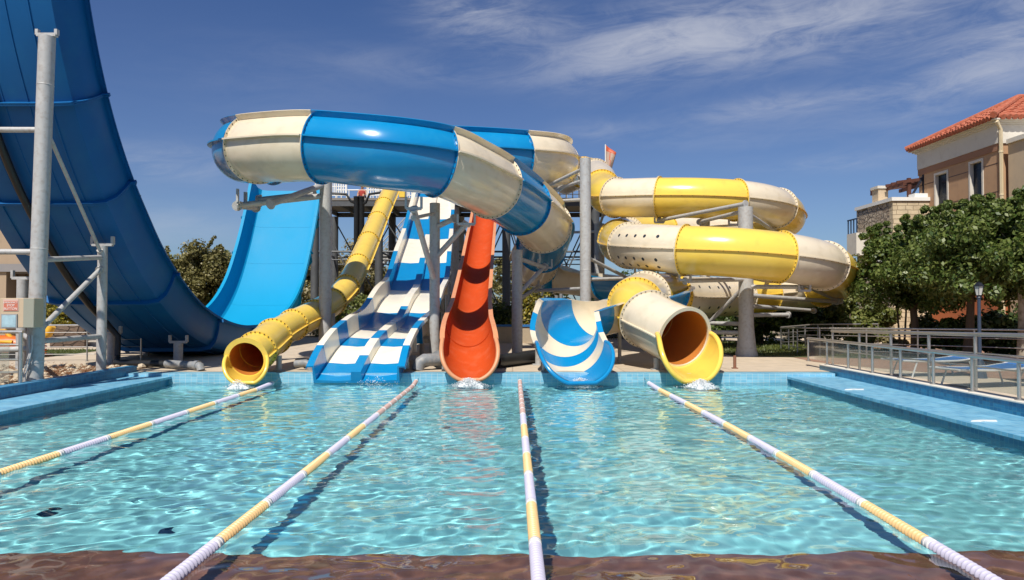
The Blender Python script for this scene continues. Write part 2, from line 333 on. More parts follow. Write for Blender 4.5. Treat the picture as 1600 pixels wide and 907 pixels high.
def sweep(mb, path, i0, i1, prof, gap=.003, mi=None):
    """closed profile swept along path samples i0..i1; prof(u) -> list of (a, b)"""
    rows = []
    for i in range(i0, i1 + 1):
        dt = gap if i == i0 else (-gap if i == i1 else 0)
        rows.append([path.at(i, a, b, dt) for a, b in prof(path.u[i])])
    n = len(rows[0]); m = len(rows)
    fs = [(r * n + k, r * n + (k + 1) % n, (r + 1) * n + (k + 1) % n, (r + 1) * n + k) for r in range(m - 1) for k in range(n)]
    # end caps: the profile is a strip (outer list then inner list reversed): quads between
    h = n // 2
    for r in (0, m - 1):
        for k in range(h - 1): fs.append((r * n + k, r * n + k + 1, r * n + n - 2 - k, r * n + n - 1 - k))
    return mb.add([v for row in rows for v in row], fs, mi)
def strip(outer, inner):  # both ordered the same way
    return outer + inner[::-1]
def arc_prof(r, phi, th=.03, n=28, lip=.10, ext=0.):
    """open channel: arc +-phi from the bottom, thickness th, lip folded outward; phi may be (left, right)"""
    pl, pr = phi if isinstance(phi, tuple) else (phi, phi)
    o = []; q = []
    for k in range(n + 1):
        f = -pl + (pl + pr) * k / n
        o.append((r * math.sin(f), -r * math.cos(f))); q.append(((r - th) * math.sin(f), -(r - th) * math.cos(f)))
    def dirs(f, s): return (math.cos(f) * s, math.sin(f) * s)
    lf = dirs(-pl, -1); rf = dirs(pr, 1)
    def lipp(pt, side, f):
        nx_, ny_ = math.sin(f), -math.cos(f)  # outward normal
        return [(pt[0] + nx_ * lip, pt[1] + ny_ * lip)]
    # outer line: down from the lip's outer edge
    fl_, fr_ = -pl, pr
    o = [((r + lip) * math.sin(fl_), -(r + lip) * math.cos(fl_))] + o + [((r + lip) * math.sin(fr_), -(r + lip) * math.cos(fr_))]
    e = .022 / r  # thickness of the lip along the arc
    q = [((r + lip) * math.sin(fl_ - e), -(r + lip) * math.cos(fl_ - e)), ((r - th) * math.sin(fl_ - e), -(r - th) * math.cos(fl_ - e))] + q[1:-1] + [((r - th) * math.sin(fr_ + e), -(r - th) * math.cos(fr_ + e)), ((r + lip) * math.sin(fr_ + e), -(r + lip) * math.cos(fr_ + e))]
    return strip(o, q)
def flange_prof(r, phi, d, n=28, r0=None):
    pl, pr = phi if isinstance(phi, tuple) else (phi, phi); r0 = r0 or r - .004
    fs = [-pl + (pl + pr) * k / n for k in range(n + 1)]
    return strip([((r + d) * math.sin(f), -(r + d) * math.cos(f)) for f in fs], [(r0 * math.sin(f), -r0 * math.cos(f)) for f in fs])
def plate(mb, path, i, prof, t0, t1, mi=None):
    n = len(prof); h = n // 2
    a = [path.at(i, x, y, t0) for x, y in prof]; b = [path.at(i, x, y, t1) for x, y in prof]
    fs = [(k, (k + 1) % n, n + (k + 1) % n, n + k) for k in range(n)]
    for r in (0, 1):
        for k in range(h - 1): fs.append((r * n + k, r * n + k + 1, r * n + n - 2 - k, r * n + n - 1 - k))
    mb.add(a + b, fs, mi)
def bolts(mb, path, i, r, phis, t, sgn, size=.014, mi=1):
    for f in phis:
        c = path.at(i, r * math.sin(f), -r * math.cos(f), t); ax = path.T[i] * sgn
        M = ax.to_track_quat('Z', 'Y').to_matrix()
        mb.lathe([(size, 0), (size, size * .9)], c, 6, M, mi)
def frange(a, b, n): return [a + (b - a) * k / (n - 1) for k in range(n)]

def tube_section(name, path, u0, u1, r, mat, parent, nb=30, ends=(1, 1), fl=.055, seam=True, label=None, holes=False, seamz=0.):
    i0, i1 = path.idx(u0), path.idx(u1); mb = MB(); n = 44
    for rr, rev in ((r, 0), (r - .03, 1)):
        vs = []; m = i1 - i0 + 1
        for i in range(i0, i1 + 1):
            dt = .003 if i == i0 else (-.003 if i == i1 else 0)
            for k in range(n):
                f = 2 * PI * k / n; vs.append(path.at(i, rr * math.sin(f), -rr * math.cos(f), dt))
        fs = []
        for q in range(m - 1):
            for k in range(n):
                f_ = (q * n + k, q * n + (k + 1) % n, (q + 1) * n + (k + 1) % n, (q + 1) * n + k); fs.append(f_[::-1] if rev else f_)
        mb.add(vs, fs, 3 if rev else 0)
    for e, i, s in ((ends[0], i0, 1), (ends[1], i1, -1)):
        a = flange_prof(r, PI, fl if e else 0.002, 44, r - .03); plate(mb, path, i, a, .003 * s, .024 * s, 0)
        if e: bolts(mb, path, i, r + fl * .5, frange(-PI, PI * .93, nb), .024 * s, s)
    if seam:
        for s in (1, -1):
            pr = lambda u, s=s: [(s * (r - .004), .014 + seamz), (s * (r + .05), .014 + seamz), (s * (r + .05), -.014 + seamz), (s * (r - .004), -.014 + seamz)]
            sweep(mb, path, i0, i1, pr, .026)
            for i in range(i0 + 2, i1 - 1, 3):
                mb.lathe([(.011, -.03), (.011, -.014)], path.at(i, s * (r + .03), seamz), 6, None, 1)
    if holes:
        for f in (R(118), R(60), R(38)):
            for kk in range(5):
                i = int(i0 + (i1 - i0) * (.22 + .15 * kk))
                for s in (1, -1):
                    nrm = (path.S[i] * math.sin(f) * s - path.U[i] * math.cos(f)); c = path.p[i] + nrm * (r - .006)
                    mb.lathe([(.05, 0), (.05, .010)], c, 14, nrm.to_track_quat('Z', 'Y').to_matrix(), 2)
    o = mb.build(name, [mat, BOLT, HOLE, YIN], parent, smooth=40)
    if label: o['label'] = label
    return o

def flume_section(name, path, u0, u1, rf, pf, mat, parent, mid=True, fl=.06, nb=26, lip=.11, label=None, ends=(1, 1), th=.03):
    i0, i1 = path.idx(u0), path.idx(u1); mb = MB()
    sweep(mb, path, i0, i1, lambda u: arc_prof(rf(u), pf(u), th, 30, lip))
    for e, i, s in ((ends[0], i0, 1), (ends[1], i1, -1)):
        if not e: continue
        r = rf(path.u[i]); ph = pf(path.u[i]); plate(mb, path, i, flange_prof(r, ph, fl, 30), .003 * s, .022 * s, 0)
        pl, pr = ph if isinstance(ph, tuple) else (ph, ph); bolts(mb, path, i, r + fl * .5, frange(-pl * .97, pr * .97, nb), .022 * s, s)
    if mid:
        for s in (1, -1):
            g = R(92)
            def pr(u, s=s):
                r = rf(u); z = r * .13; return [(s * (r * .985 - .004), .014 + z), (s * (r + .10), .022 + z), (s * (r + .10), -.014 + z), (s * (r * .985 - .004), -.018 + z)]
            sweep(mb, path, i0, i1, pr, .024)
    o = mb.build(name, [mat, BOLT], parent, smooth=40)
    if label: o['label'] = label
    return o
def cup(name, path, r, phi0, L_, tgt, mat, parent, rim=.038, flare=.10, rimmat=None, pw=2.6, pe=.55, th=.028, zmin=.085):
    """scoop-shaped open end: the edge sweeps from the tube's sides forward to the bottom lip"""
    i = len(path.p) - 1; p0 = path.p[i]; D = (Vector(tgt) - p0); D.z = 0; D.normalize(); dr = p0.z - (r * (1 + flare) + .05); D = D * math.sqrt(max(.1, L_ * L_ - dr * dr)) + Vector((0, 0, -dr)); D.normalize(); Sd = path.S[i]; Ud = path.U[i]; n = 48; m_ = 12; mb = MB()
    U2 = Sd.cross(D).normalized()
    def pos(f, t, rr):
        e = L_ * (1 - min(1, abs(f / phi0)) ** pw) ** pe; s = t * e; k = s / L_; u = (Ud * (1 - k) + U2 * k).normalized(); q = (rr) * (1 + flare * k)
        v = p0 + D * s + Sd * (q * math.sin(f)) - u * (q * math.cos(f)); v.z = max(v.z, zmin); return v
    for rr, rev in ((r, 0), (r - th, 1)):
        vs = []; fs = []
        for a in range(n + 1):
            f = -phi0 + 2 * phi0 * a / n
            for b in range(m_ + 1):
                v = pos(f, b / m_, rr)
                if rev: v = v + Vector((0, 0, .012))
                vs.append(v)
        for a in range(n):
            for b in range(m_): q = (a * (m_ + 1) + b, (a + 1) * (m_ + 1) + b, (a + 1) * (m_ + 1) + b + 1, a * (m_ + 1) + b + 1); fs.append(q[::-1] if rev else q)
        mb.add(vs, fs)
    o = mb.build(name, [mat], parent, smooth=60)
    mb = MB(); pts = []
    for a in range(64 + 1):
        x = -1 + 2 * a / 64; x = math.copysign(abs(x) ** .8, x); pts.append(pos(phi0 * x, 1, r + rim * .3) + Vector((0, 0, .006)))
    mb.tube(pts, rim, 12); mb.build('rim', [rimmat or mat], o, smooth=60); return o
def add_strut(mb, a, b, r, n=10): mb.tube([a, b], r, n)

# ---------------------------------------------------------------- 1. big blue and cream spiral flume
A = [(845, 285, 32), (866, 262, 25.5), (858, 250, 22.8), (812, 247, 21.8), (735, 243, 21.4), (650, 241, 21.2), (560, 240, 20.8), (480, 240, 20.4),
     (424, 242, 19.9), (389, 240, 19.0), (386, 235, 17.9), (434, 232, 16.9), (503, 231, 16.5), (600, 241, 16.1), (685, 253, 16.6), (730, 272, 17.3),
     (770, 292, 18.3), (817, 323, 20.0), (850, 354, 21.5), (850, 380, 23.2), (840, 398, 24.5), (836, 412, 25.5), (852, 422, 26.3), (895, 428, 26.1), (950, 435, 25.0),
     (1005, 441, 23.2), (1036, 450, 21.2), (1020, 460, 19.5), (978, 470, 18.3), (925, 481, 17.6), (888, 498, 17.1), (884, 522, 16.3), (901, 548, 15.2)]
joints = [0, 1.35, 3, 6.2, 8, 10.45, 12, 14, 16, 17, 18, 19.4, 21, 22.5, 24, 25.2, 26.5, 27.8, 29, 30, 30.65, 31.2, 31.55]
pa = Path([P(*c) for c in A])
def rA(u): return .77 if u < 21 else .77 - .035 * min(1, (u - 21) / 5)
def pA(u):
    pts = [(0, 140), (21, 140), (23, 95), (28, 88), (29.5, 102), (30.3, 118), (31, 100), (31.6, 90), (32, 88)]
    v = [a for a in zip(pts, pts[1:]) if a[0][0] <= u <= a[1][0]][-1]; f = (u - v[0][0]) / (v[1][0] - v[0][0]); b = v[0][1] * (1 - f) + v[1][1] * f
    if 28.6 < u < 31.3:
        g = math.sin((u - 28.6) / 2.7 * PI); return (R(b - 10 * g), R(b + 14 * g))
    return R(b)
spiral = thing('spiral_flume', 'open-topped blue and cream spiral slide looping high at left and ending in a blue cup', 'water slide', P(901, 600, 15.2))
cols = [BLUE, CREAM]; c0 = 1
for k, (a, b) in enumerate(zip(joints, joints[1:])):
    # colours fixed from the front left cream section (index 6)
    mt = CREAM if (k % 2 == 1) else BLUE
    if k >= 18: mt = [BLUE, CREAM, BLUE, CREAM][k - 18]
    nm = 'flume_section'
    o = flume_section(nm, pa, a, b, rA, pA, mt, spiral, mid=b <= 21, nb=30 if a < 22 else 16, ends=(a > 0 and a < 29, b < 29), lip=.14 if a < 28 else .09)
    o['label'] = ('blue' if mt is BLUE else 'cream') + (' curved section' if b < 32 else ' open end cup')

pcut = pa.idx(31.55); 
class Cut:
    p = pa.p[:pcut + 1]; S = pa.S; U = pa.U; T = pa.T
o = cup('splash_cup', Cut, .745, R(92), 1.15, P(903, 552, 14.9), BLUE, spiral, rim=.042, flare=.06); o['label'] = 'blue open end cup'
# ---------------------------------------------------------------- 2. yellow and cream enclosed helix
B = [(884, 283, 36), (912, 270, 32.5), (935, 279, 29.2), (943, 300, 26.6), (962, 309, 25), (1030, 309, 24.1), (1095, 310, 23.7), (1150, 313, 23.8), (1202, 321, 24.6), (1228, 335, 26.2),
     (1222, 346, 28), (1180, 351, 29.5), (1110, 355, 30), (1040, 360, 29.3), (980, 368, 27.3), (966, 377, 24.3), (984, 384, 21.8), (1030, 388, 20.3), (1070, 391, 19.7), (1148, 395, 19.2), (1220, 402, 19.3),
     (1275, 412, 20), (1303, 424, 21.5), (1306, 437, 23.5), (1288, 448, 25.3), (1245, 455, 26.3), (1200, 459, 26), (1155, 463, 25), (1082, 465, 22.9), (1033, 463, 21), (1001, 466, 19.5), (994, 480, 18.1), (1015, 501, 17), (1068, 528, 15.85)]
jb = [(0, CREAM), (1, YEL), (1.7, CREAM), (2.7, YEL), (4, CREAM), (5, YEL), (7, CREAM), (8.35, YEL), (11, CREAM), (13, YEL), (14, CREAM), (14.7, YEL), (16, CREAM), (18, YEL), (20, CREAM), (21.3, YEL), (24.2, CREAM), (26, YEL), (27, CREAM), (28.7, YEL), (29.7, CREAM), (30.8, YEL), (31.9, CREAM), (33, None)]
pb = Path([P(*c) for c in B])
helix = thing('spiral_tube_slide', 'enclosed yellow and cream tube slide stacked in two loops, with a yellow scoop mouth', 'water slide', P(1085, 600, 15))
for (a, mt), (b, _) in zip(jb, jb[1:]):
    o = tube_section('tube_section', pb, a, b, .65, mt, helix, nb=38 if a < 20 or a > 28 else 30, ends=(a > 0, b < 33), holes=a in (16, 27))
    o['label'] = ('yellow' if mt is YEL else 'cream') + ' tube section' + (' with rows of small round holes' if a in (16, 27) else '')
def mouth(path, r, rr, mat, parent, w=.10):
    """flat flared ring at the tube's end"""
    mb = MB(); i = len(path.p) - 1
    plate(mb, path, i, flange_prof(r, PI, w, 48, r - .035), .002, .045, 0); return mb.build('mouth_ring', [mat], parent, smooth=40)
mouth(pb, .65, 0, CREAM, helix, .045)
o = cup('splash_cup', pb, .69, R(97), 1.0, P(1090, 548, 14.85), YEL, helix, rim=.055, flare=.15); o['label'] = 'yellow open scoop below the mouth'

# ---------------------------------------------------------------- 3. straight yellow tube slide
Y3 = [(618, 283, 35), (600, 322, 31), (590, 345, 29.3), (576, 378, 26.6), (560, 414, 24.2), (542, 448, 22.3), (520, 472, 20.8), (492, 491, 19.3), (458, 508, 18.0), (428, 526, 16.8), (404, 546, 15.7), (386, 561, 15.05)]
py = Path([P(*c) for c in Y3])
yt = thing('tube_slide', 'narrow all-yellow tube slide running down from the tower left of the twin slide', 'water slide', P(385, 600, 15))
js = [0, 1, 2, 3, 4, 5, 6, 7, 8, 9, 10.2, 11]
for a, b in zip(js, js[1:]):
    tube_section('tube_section', py, a, b, .36 + (.03 if b > 10 else 0), YEL, yt, nb=26, ends=(1, b < 11), fl=.04)
mouth(py, .39, 0, YEL, yt, .07)
cup('splash_cup', py, .40, R(97), .52, P(381, 570, 14.5), YEL, yt, rim=.04, flare=.12)

# ---------------------------------------------------------------- 4. orange slide
O = [(760, 318, 36), (757, 345, 31.5), (754, 372, 28.5), (750, 400, 26), (746, 430, 24), (742, 460, 22.0), (738, 488, 20.2), (735, 512, 18.6), (732, 532, 17.3), (732, 552, 16.3), (733, 572, 15.75)]
po = Path([P(x, y, Y) + Vector((0, 0, .50)) for x, y, Y in O])
osl = thing('open_slide', 'single open orange-red slide dropping from the tower straight into the pool', 'water slide', P(735, 600, 15.1))
def pO(u): return R(lerpl([94] * 9 + [98, 96], u))
def rO(u): return .47 + .09 * max(0, min(1, (u - 6.5) / 3))
def oprof(u):
    r = rO(u)
    return arc_prof(r, pO(u), .028, 30, .0)
oj = [0, 2.4, 4.6, 7, 8.6, 10]
def lipprof(r, ph, s, w=.11):
    a = R(0)
    x, y = s * r * math.sin(ph), -r * math.cos(ph)
    return [(x - s * .034, y + .004), (x + s * w, y + .004), (x + s * w, y + .03), (x - s * .034, y + .03)]
for k, (a, b) in enumerate(zip(oj, oj[1:])):
    mb = MB(); i0, i1 = po.idx(a), po.idx(b); sweep(mb, po, i0, i1, oprof)
    if k: plate(mb, po, i0, flange_prof(rO(a), pO(a), .05, 30), .003, .02)
    if k < len(oj) - 2: plate(mb, po, i1, flange_prof(rO(a), pO(b), .05, 30), -.003, -.02)
    s_ = mb.build('slide_section', [ORANGE], osl, smooth=40); s_['label'] = 'orange trough section'
    for s in (1, -1):
        mb = MB(); sweep(mb, po, i0, i1, lambda u, s=s: lipprof(rO(u), pO(u), s, .07)); mb.build('rim', [ORLIP], s_, smooth=40)
cup('splash_cup', po, .56, R(98), .80, P(735, 560, 14.95) + Vector((0, 0, .10)), ORANGE, osl, rim=.046, flare=.06, rimmat=ORLIP)
for x, y, Y in [(700, 540, 18.4), (742, 470, 21.6), (748, 420, 25)]:
    b = P(x, y, Y); i = min(range(len(po.p)), key=lambda k: abs(po.p[k].y - Y)); q = po.p[i] + po.U[i] * -.62
    mb = MB(); mb.tube([(q.x, q.y, DZ), q], .06, 10); mb.box((q.x, q.y, DZ + .01), (.25, .25, .02)); mb.build('support_leg', [STEEL], osl)

# ---------------------------------------------------------------- 5. twin-lane slide
T5 = [(557, 596, 15.2), (566, 577, 15.75), (585, 550, 16.8), (605, 526, 17.9), (623, 503, 19.3), (640, 478, 21.3), (652, 450, 23.3), (661, 413, 26.2), (669, 375, 29.5), (674, 343, 32.2), (679, 312, 35.6), (682, 300, 37)]
pt = Path([P(*c) + Vector((0, 0, .09 * math.sin(2 * PI * (c[2] - 16.0) / 4.4) * (1 if 16 < c[2] < 30 else 0))) for c in T5][::-1])
NT = len(T5) - 1
tw = thing('twin_lane_slide', 'twin-lane open slide in checked blue and off-white bands with a raised divider between its lanes', 'water slide', P(555, 600, 15.2))
def tprof(u):
    W = .86; e = max(0, (u - (NT - 1.3)) / 1.3); hw = .44 * (1 - .25 * e); hd = .20 * (1 - .1 * e)
    fw = .05 * e
    o = [(-W - .15, hw - .05), (-W - .15, hw + .0), (-W - .03, hw + .0), (-W - .02, .02), (-.13, -.05), (-.02, -.05), (.02, -.05), (.13, -.05), (W + .02, .02), (W + .03, hw), (W + .15, hw), (W + .15, hw - .05)]
    outer = [(-W - .15, hw - .06), (-W - .145, hw - .02), (-W - .03, hw - .02), (-W - .03, -.04), (-W * .5, -.04), (-.10, -.04), (.10, -.04), (W * .5, -.04), (W + .03, -.04), (W + .03, hw - .02), (W + .145, hw - .02), (W + .15, hw - .06)]
    inner = [(-W - .17, hw - .06), (-W - .15, hw + .01), (-W - .0, hw + .01), (-W + .03, .03), (-W * .5, .0), (-.11, .02), (.11, .02), (W * .5, .0), (W - .03, .03), (W + .0, hw + .01), (W + .15, hw + .01), (W + .17, hw - .06)]
    return strip(outer, inner)
def dprof(u):
    return [(-.12, .022), (-.10, .21), (.10, .21), (.12, .022)]
tb = [(37, BLUE), (36, WHITEG), (32.2, BLUE), (29.4, WHITEG), (26.0, BLUE), (23.2, WHITEG), (20.3, BLUE), (18.4, WHITEG), (17.5, BLUE), (16.85, WHITEG), (16.0, BLUE), (15.2, None)]
def uY(Y): return pt.u[min(range(len(pt.p)), key=lambda k: abs(pt.p[k].y - Y))]
for k, ((y0, mt), (y1, _)) in enumerate(zip(tb, tb[1:])):
    i0, i1 = pt.idx(uY(y0)), pt.idx(uY(y1)); mb = MB(); sweep(mb, pt, i0, i1, tprof)
    for i, s in ((i0, 1), (i1, -1)):  # joint flange under the trough
        W = .86; pr = [(-W - .03, .3), (-W - .03, -.04), (W + .03, -.04), (W + .03, .3), (W + .10, .3), (W + .10, -.11), (-W - .10, -.11), (-W - .10, .3)]
        if y1 > 15.5: plate(mb, pt, i, strip([(-W - .10, .3), (-W - .10, -.11), (W + .10, -.11), (W + .10, .3)], [(-W - .032, .3), (-W - .032, -.042), (W + .032, -.042), (W + .032, .3)]), .003 * s, .025 * s)
    o = mb.build('slide_section', [mt], tw, smooth=40); o['label'] = ('blue' if mt is BLUE else 'off-white') + ' band'
    mb = MB(); j0 = i0; j1 = i1
    sweep(mb, pt, j0, j1, dprof); d = mb.build('lane_divider', [mt], o, smooth=40)
for Y in (16.6, 18.4, 21, 24.5, 29, 33):
    mb = MB()
    i = pt.idx(uY(Y)); q = pt.p[i]
    for s in (-.75, .75): mb.tube([(q.x + s, q.y, DZ), (q.x + s, q.y, q.z - .12)], .06, 10)
    mb.bar((q.x - 1, q.y, q.z - .15), (q.x + 1, q.y, q.z - .15), .1)
    mb.build('support_frame', [STEEL], tw)

# ---------------------------------------------------------------- 6. giant half-pipe
S = .93
rim = [(12.9, 13.2), (13.9, 12.1), (14.25, 10), (14.8, 7.76), (15.5, 6.1), (16.3, 4.85), (17.2, 3.85), (18.3, 2.85), (20.4, 1.66), (23.0, 1.05), (25.5, 1.02), (27.3, 1.28), (28.9, 1.85), (30.2, 2.8), (31.3, 4.2), (32.2, 5.7), (33.0, 7.3)]
rim = rim[1:]
hp = Path([(-10.2 * S, Y * S, 1.6 + (z - 1.6) * S) for Y, z in rim], side=(1, 0, 0), step=.15)
half = thing('half_pipe_slide', 'giant blue half-pipe slide on the left, its dark near arm rising out of the picture', 'water slide', (-10.2 * S, 24 * S, DZ))
HW = 1.5 * S
def hprof(u):
    inn = [(-HW - .13, -.07), (-HW - .12, 0), (-HW, 0), (-HW + .02, -.30), (-HW + .06, -.58), (-HW + .18, -.74), (-HW + .42, -.79), (-.3, -.80), (0, -.802)]
    t = .045; out = [(-HW - .15, -.08), (-HW - .14, -.045), (-HW - .04, -.045), (-HW - .03, -.31), (-HW + .015, -.60), (-HW + .15, -.785), (-HW + .41, -.84), (-.3, -.85), (0, -.852)]
    m_ = lambda l: l + [(-a, b) for a, b in l[:-1][::-1]]
    return strip(m_(out), m_(inn))
hj = [0, 1.6, 3.0, 4.4, 6.3, 7.5, 8.6, 10.2, 11.6, 12.8, 13.9, 15]
for k, (a, b) in enumerate(zip(hj, hj[1:])):
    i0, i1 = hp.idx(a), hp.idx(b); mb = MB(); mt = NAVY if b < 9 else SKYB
    mt = SKYB if a >= 8.6 else NAVY  # far arm in the lit blue, near arm in the blue darkened for shade
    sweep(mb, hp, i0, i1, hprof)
    full = hprof(0); hN = len(full) // 2; outl = full[:hN]
    big = [(x * 1.045, y - .10) for x, y in outl]; big[0] = (outl[0][0] - .03, outl[0][1] + .05); big[-1] = (-big[0][0], big[0][1])
    for i, s in ((i0, 1), (i1, -1)): plate(mb, hp, i, strip(big, [(x, y + .004) for x, y in outl]), .003 * s, .03 * s)
    for x in (-.86, -.45, 0, .45, .86):
        sweep(mb, hp, i0, i1, lambda u, x=x: [(x - .02, -.83), (x - .012, -.865), (x + .012, -.865), (x + .02, -.83)], .03)
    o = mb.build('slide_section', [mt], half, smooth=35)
HPPTS = hp

# ---------------------------------------------------------------- supports
def pole(px, ytop, Y, r, name='support_pole', label='', lean=0., base=True, bell=False, ztop=None, group='steel poles carrying the slides'):
    b = P(px, 500, Y); x = b.x; zt = ztop if ztop is not None else P(px, ytop, Y).z
    t = thing(name, label, 'pole', (x, Y, DZ), group)
    m = MB()
    if bell: m.lathe([(r * 1.55, DZ), (r * 1.5, DZ + .05), (r * 1.28, DZ + .28), (r * 1.05, DZ + .75), (r, DZ + 1.0), (r, zt - .02), (r, zt)], (x, Y, 0), 28)
    else: m.tube([(x, Y, DZ), (x + lean, Y, zt)], r, 24)
    if base and not bell:
        m.lathe([(r * 1.7, DZ), (r * 1.7, DZ + .025)], (x, Y, 0), 20)
    z = DZ + 2.4
    while z < zt - .5:
        m.lathe([(r + .001, z), (r + .006, z + .01), (r + .001, z + .02)], (x + lean * (z - DZ) / (zt - DZ), Y, 0), 24, cap=False); z += 2.9
    m.build('shaft', STEEL, t); return t, Vector((x, Y, DZ)), zt
def arms(t, pts, nm='arm', r=.06, mat=STEEL):
    for a, b in pts:
        m = MB(); m.tube([a, b], r, 12)
        d = (Vector(b) - Vector(a)).normalized(); M = d.to_track_quat('Z', 'Y').to_matrix()
        for q in (a, b): m.lathe([(r * 1.7, -.02), (r * 1.7, .02)], q, 10, M)
        m.build(nm, mat, t)
def bracket(t, c, w, h, along=(1, 0, 0)):
    """U-shaped cradle under a slide joint, c = its foot"""
    c = Vector(c); a = Vector(along).normalized(); m = MB()
    m.bar(c - a * w / 2, c + a * w / 2, .09, .06); m.bar(c - a * w / 2, c - a * w / 2 + Vector((0, 0, h)), .05, .08); m.bar(c + a * w / 2, c + a * w / 2 + Vector((0, 0, h)), .05, .08)
    m.build('bracket', STEEL, t)
def flume_under(path, px_u, r): i = path.idx(px_u); return path.p[i] - Vector((0, 0, 1)) * r
def hp_under(Y, x=0.):  # underside point of the half pipe at distance Y on the near arm
    best = None
    for i in range(len(hp.p)):
        q = hp.at(i, x, -.91)
        if best is None or abs(q.y - Y) < abs(best.y - Y) - 1e-4: best = q
    return best
# left group under the half-pipe
t1, b1, z1 = pole(55, 58, 12.95, .135, lean=.14, label='thick grey steel pole at the far left carrying the half-pipe and a control box')
bracket(t1, (b1.x + .14, 12.95, z1 + .03), .34, .10)
def gp(px, Y, r, label, x=None):
    X_ = P(px, 500, Y).x; q = hp_under(Y, X_ + 10.2 * S); t, b, z = pole(px, 0, Y, r, label=label, ztop=q.z - .2)
    bracket(t, (b.x, Y, q.z - .17), .42, .17); return t, b, z
t2, b2, z2 = gp(159, 15.3, .095, 'slim grey post just right of the thick left pole, braced to it by pipes')
t3, b3, z3 = gp(34, 16.0, .105, 'grey post standing behind the thick left pole, left of it')
t4, b4, z4 = gp(175, 17.9, .10, 'short dark post under the half-pipe behind the slim braced post')
t5, b5, z5 = gp(279, 18.4, .11, 'short grey post under the low middle of the half-pipe')
V = Vector
arms(t1, [((b1.x + .05, 12.95, 2.42), (b2.x, 15.3, 2.62)), ((b1.x, 12.95, .98), (b2.x, 15.3, .98)), ((b1.x, 12.95, 2.5), (b3.x, 16.0, 2.8)), ((b1.x, 12.95, .98), (b3.x, 16, 1.0)), ((b1.x, 12.95, 1.1), (b2.x, 15.2, 2.35)),
          ((b1.x - 3.2, 12.9, 4.72), (b1.x + .1, 12.95, 4.72)), ((b1.x - 3.2, 12.9, 2.56), (b1.x, 12.95, 2.56)), ((b1.x - 3.4, 12.9, .8), (b1.x, 12.95, .85))], 'brace', .05)
arms(t1, [((b1.x + .12, 12.9, 4.85), (b2.x, 15.2, z2 - .1))], 'diagonal_rod', .035)
m = MB()  # control box
bx = V((b1.x + .0, 12.6, 1.49)); m.box(bx, (.58, .26, .50)); BXM = mk('grey_green_painted_metal', (.30, .30, .24), rough=.5)
cbx = thing('control_box', 'beige electrical control box with a red stop notice, fixed to the thick left pole', 'control box', (bx.x, bx.y, bx.z - .26))
o = m.build('case', mk('beige_painted_metal', (.52, .40, .27), rough=.5), cbx, bevel=.008)
m = MB(); m.box(bx + V((.20, -.134, 0)), (.175, .004, .49)); m.build('side_panel', BXM, cbx, smooth=0)
m = MB(); m.box(bx + V((-.10, -.134, .13)), (.26, .006, .2)); pn = m.build('sign', mk('pale_sign_border', (.62, .45, .38)), cbx, smooth=0)
m = MB(); m.box(bx + V((-.10, -.139, .12)), (.235, .004, .165)); m.build('sign_panel', mk('red_sign', (.55, .16, .10)), cbx, smooth=0)
m = MB(); m.box(bx + V((-.12, -.14, -.14)), (.27, .02, .24)); m.build('window_frame', mk('grey_frame', (.3, .3, .3)), cbx, smooth=0)
m = MB(); m.box(bx + V((-.12, -.152, -.14)), (.235, .006, .20)); m.build('window', mk('pale_blue_glass_panel', (.35, .5, .56), rough=.1, var=.5, scale=9), cbx, smooth=0)
def text(s, loc, size, rot, mat, parent=None, ext=.002, name='lettering'):
    cu = bpy.data.curves.new(name, 'FONT'); cu.body = s; cu.size = size; cu.extrude = ext; cu.align_x = 'CENTER'; cu.align_y = 'CENTER'
    o = bpy.data.objects.new(name, cu); col.objects.link(o); bpy.context.view_layer.update()
    me = bpy.data.meshes.new_from_object(o.evaluated_get(bpy.context.evaluated_depsgraph_get())); bpy.data.objects.remove(o)
    me.materials.clear(); me.materials.append(mat); o = bpy.data.objects.new(name, me); col.objects.link(o); o.rotation_euler = rot
    off = WORLD[parent.name] if parent else V((0, 0, 0)); o.location = V(loc) - off; o.parent = parent; return o
LET = mk('white_lettering', (.8, .76, .7))
text('EMERGENCY', bx + V((-.10, -.1425, .175)), .042, (PI / 2, 0, 0), LET, cbx); text('STOP', bx + V((-.10, -.1425, .125)), .055, (PI / 2, 0, 0), LET, cbx); text('BUTTON', bx + V((-.10, -.1425, .068)), .055, (PI / 2, 0, 0), LET, cbx)
m = MB(); m.tube([(b1.x + .06, 12.78, 1.1), (b1.x + .07, 12.77, .9), (b1.x + .02, 12.76, .6), (b1.x - .05, 12.77, .4), (b1.x - .05, 12.8, .22)], .014, 8); m.tube([(b1.x + .0, 12.78, 1.1), (b1.x + .03, 12.77, .8), (b1.x - .07, 12.76, .45), (b1.x - .08, 12.8, .22)], .012, 8)
for z in (.62, .32): m.lathe([(.142, z), (.142, z + .02)], (b1.x + .01, 12.95, 0), 24, cap=False)
o = m.build('cable', mk('pale_grey_cable', (.5, .5, .5))); tag(o, 'pale grey cables running down the thick left pole from the control box', 'cable')
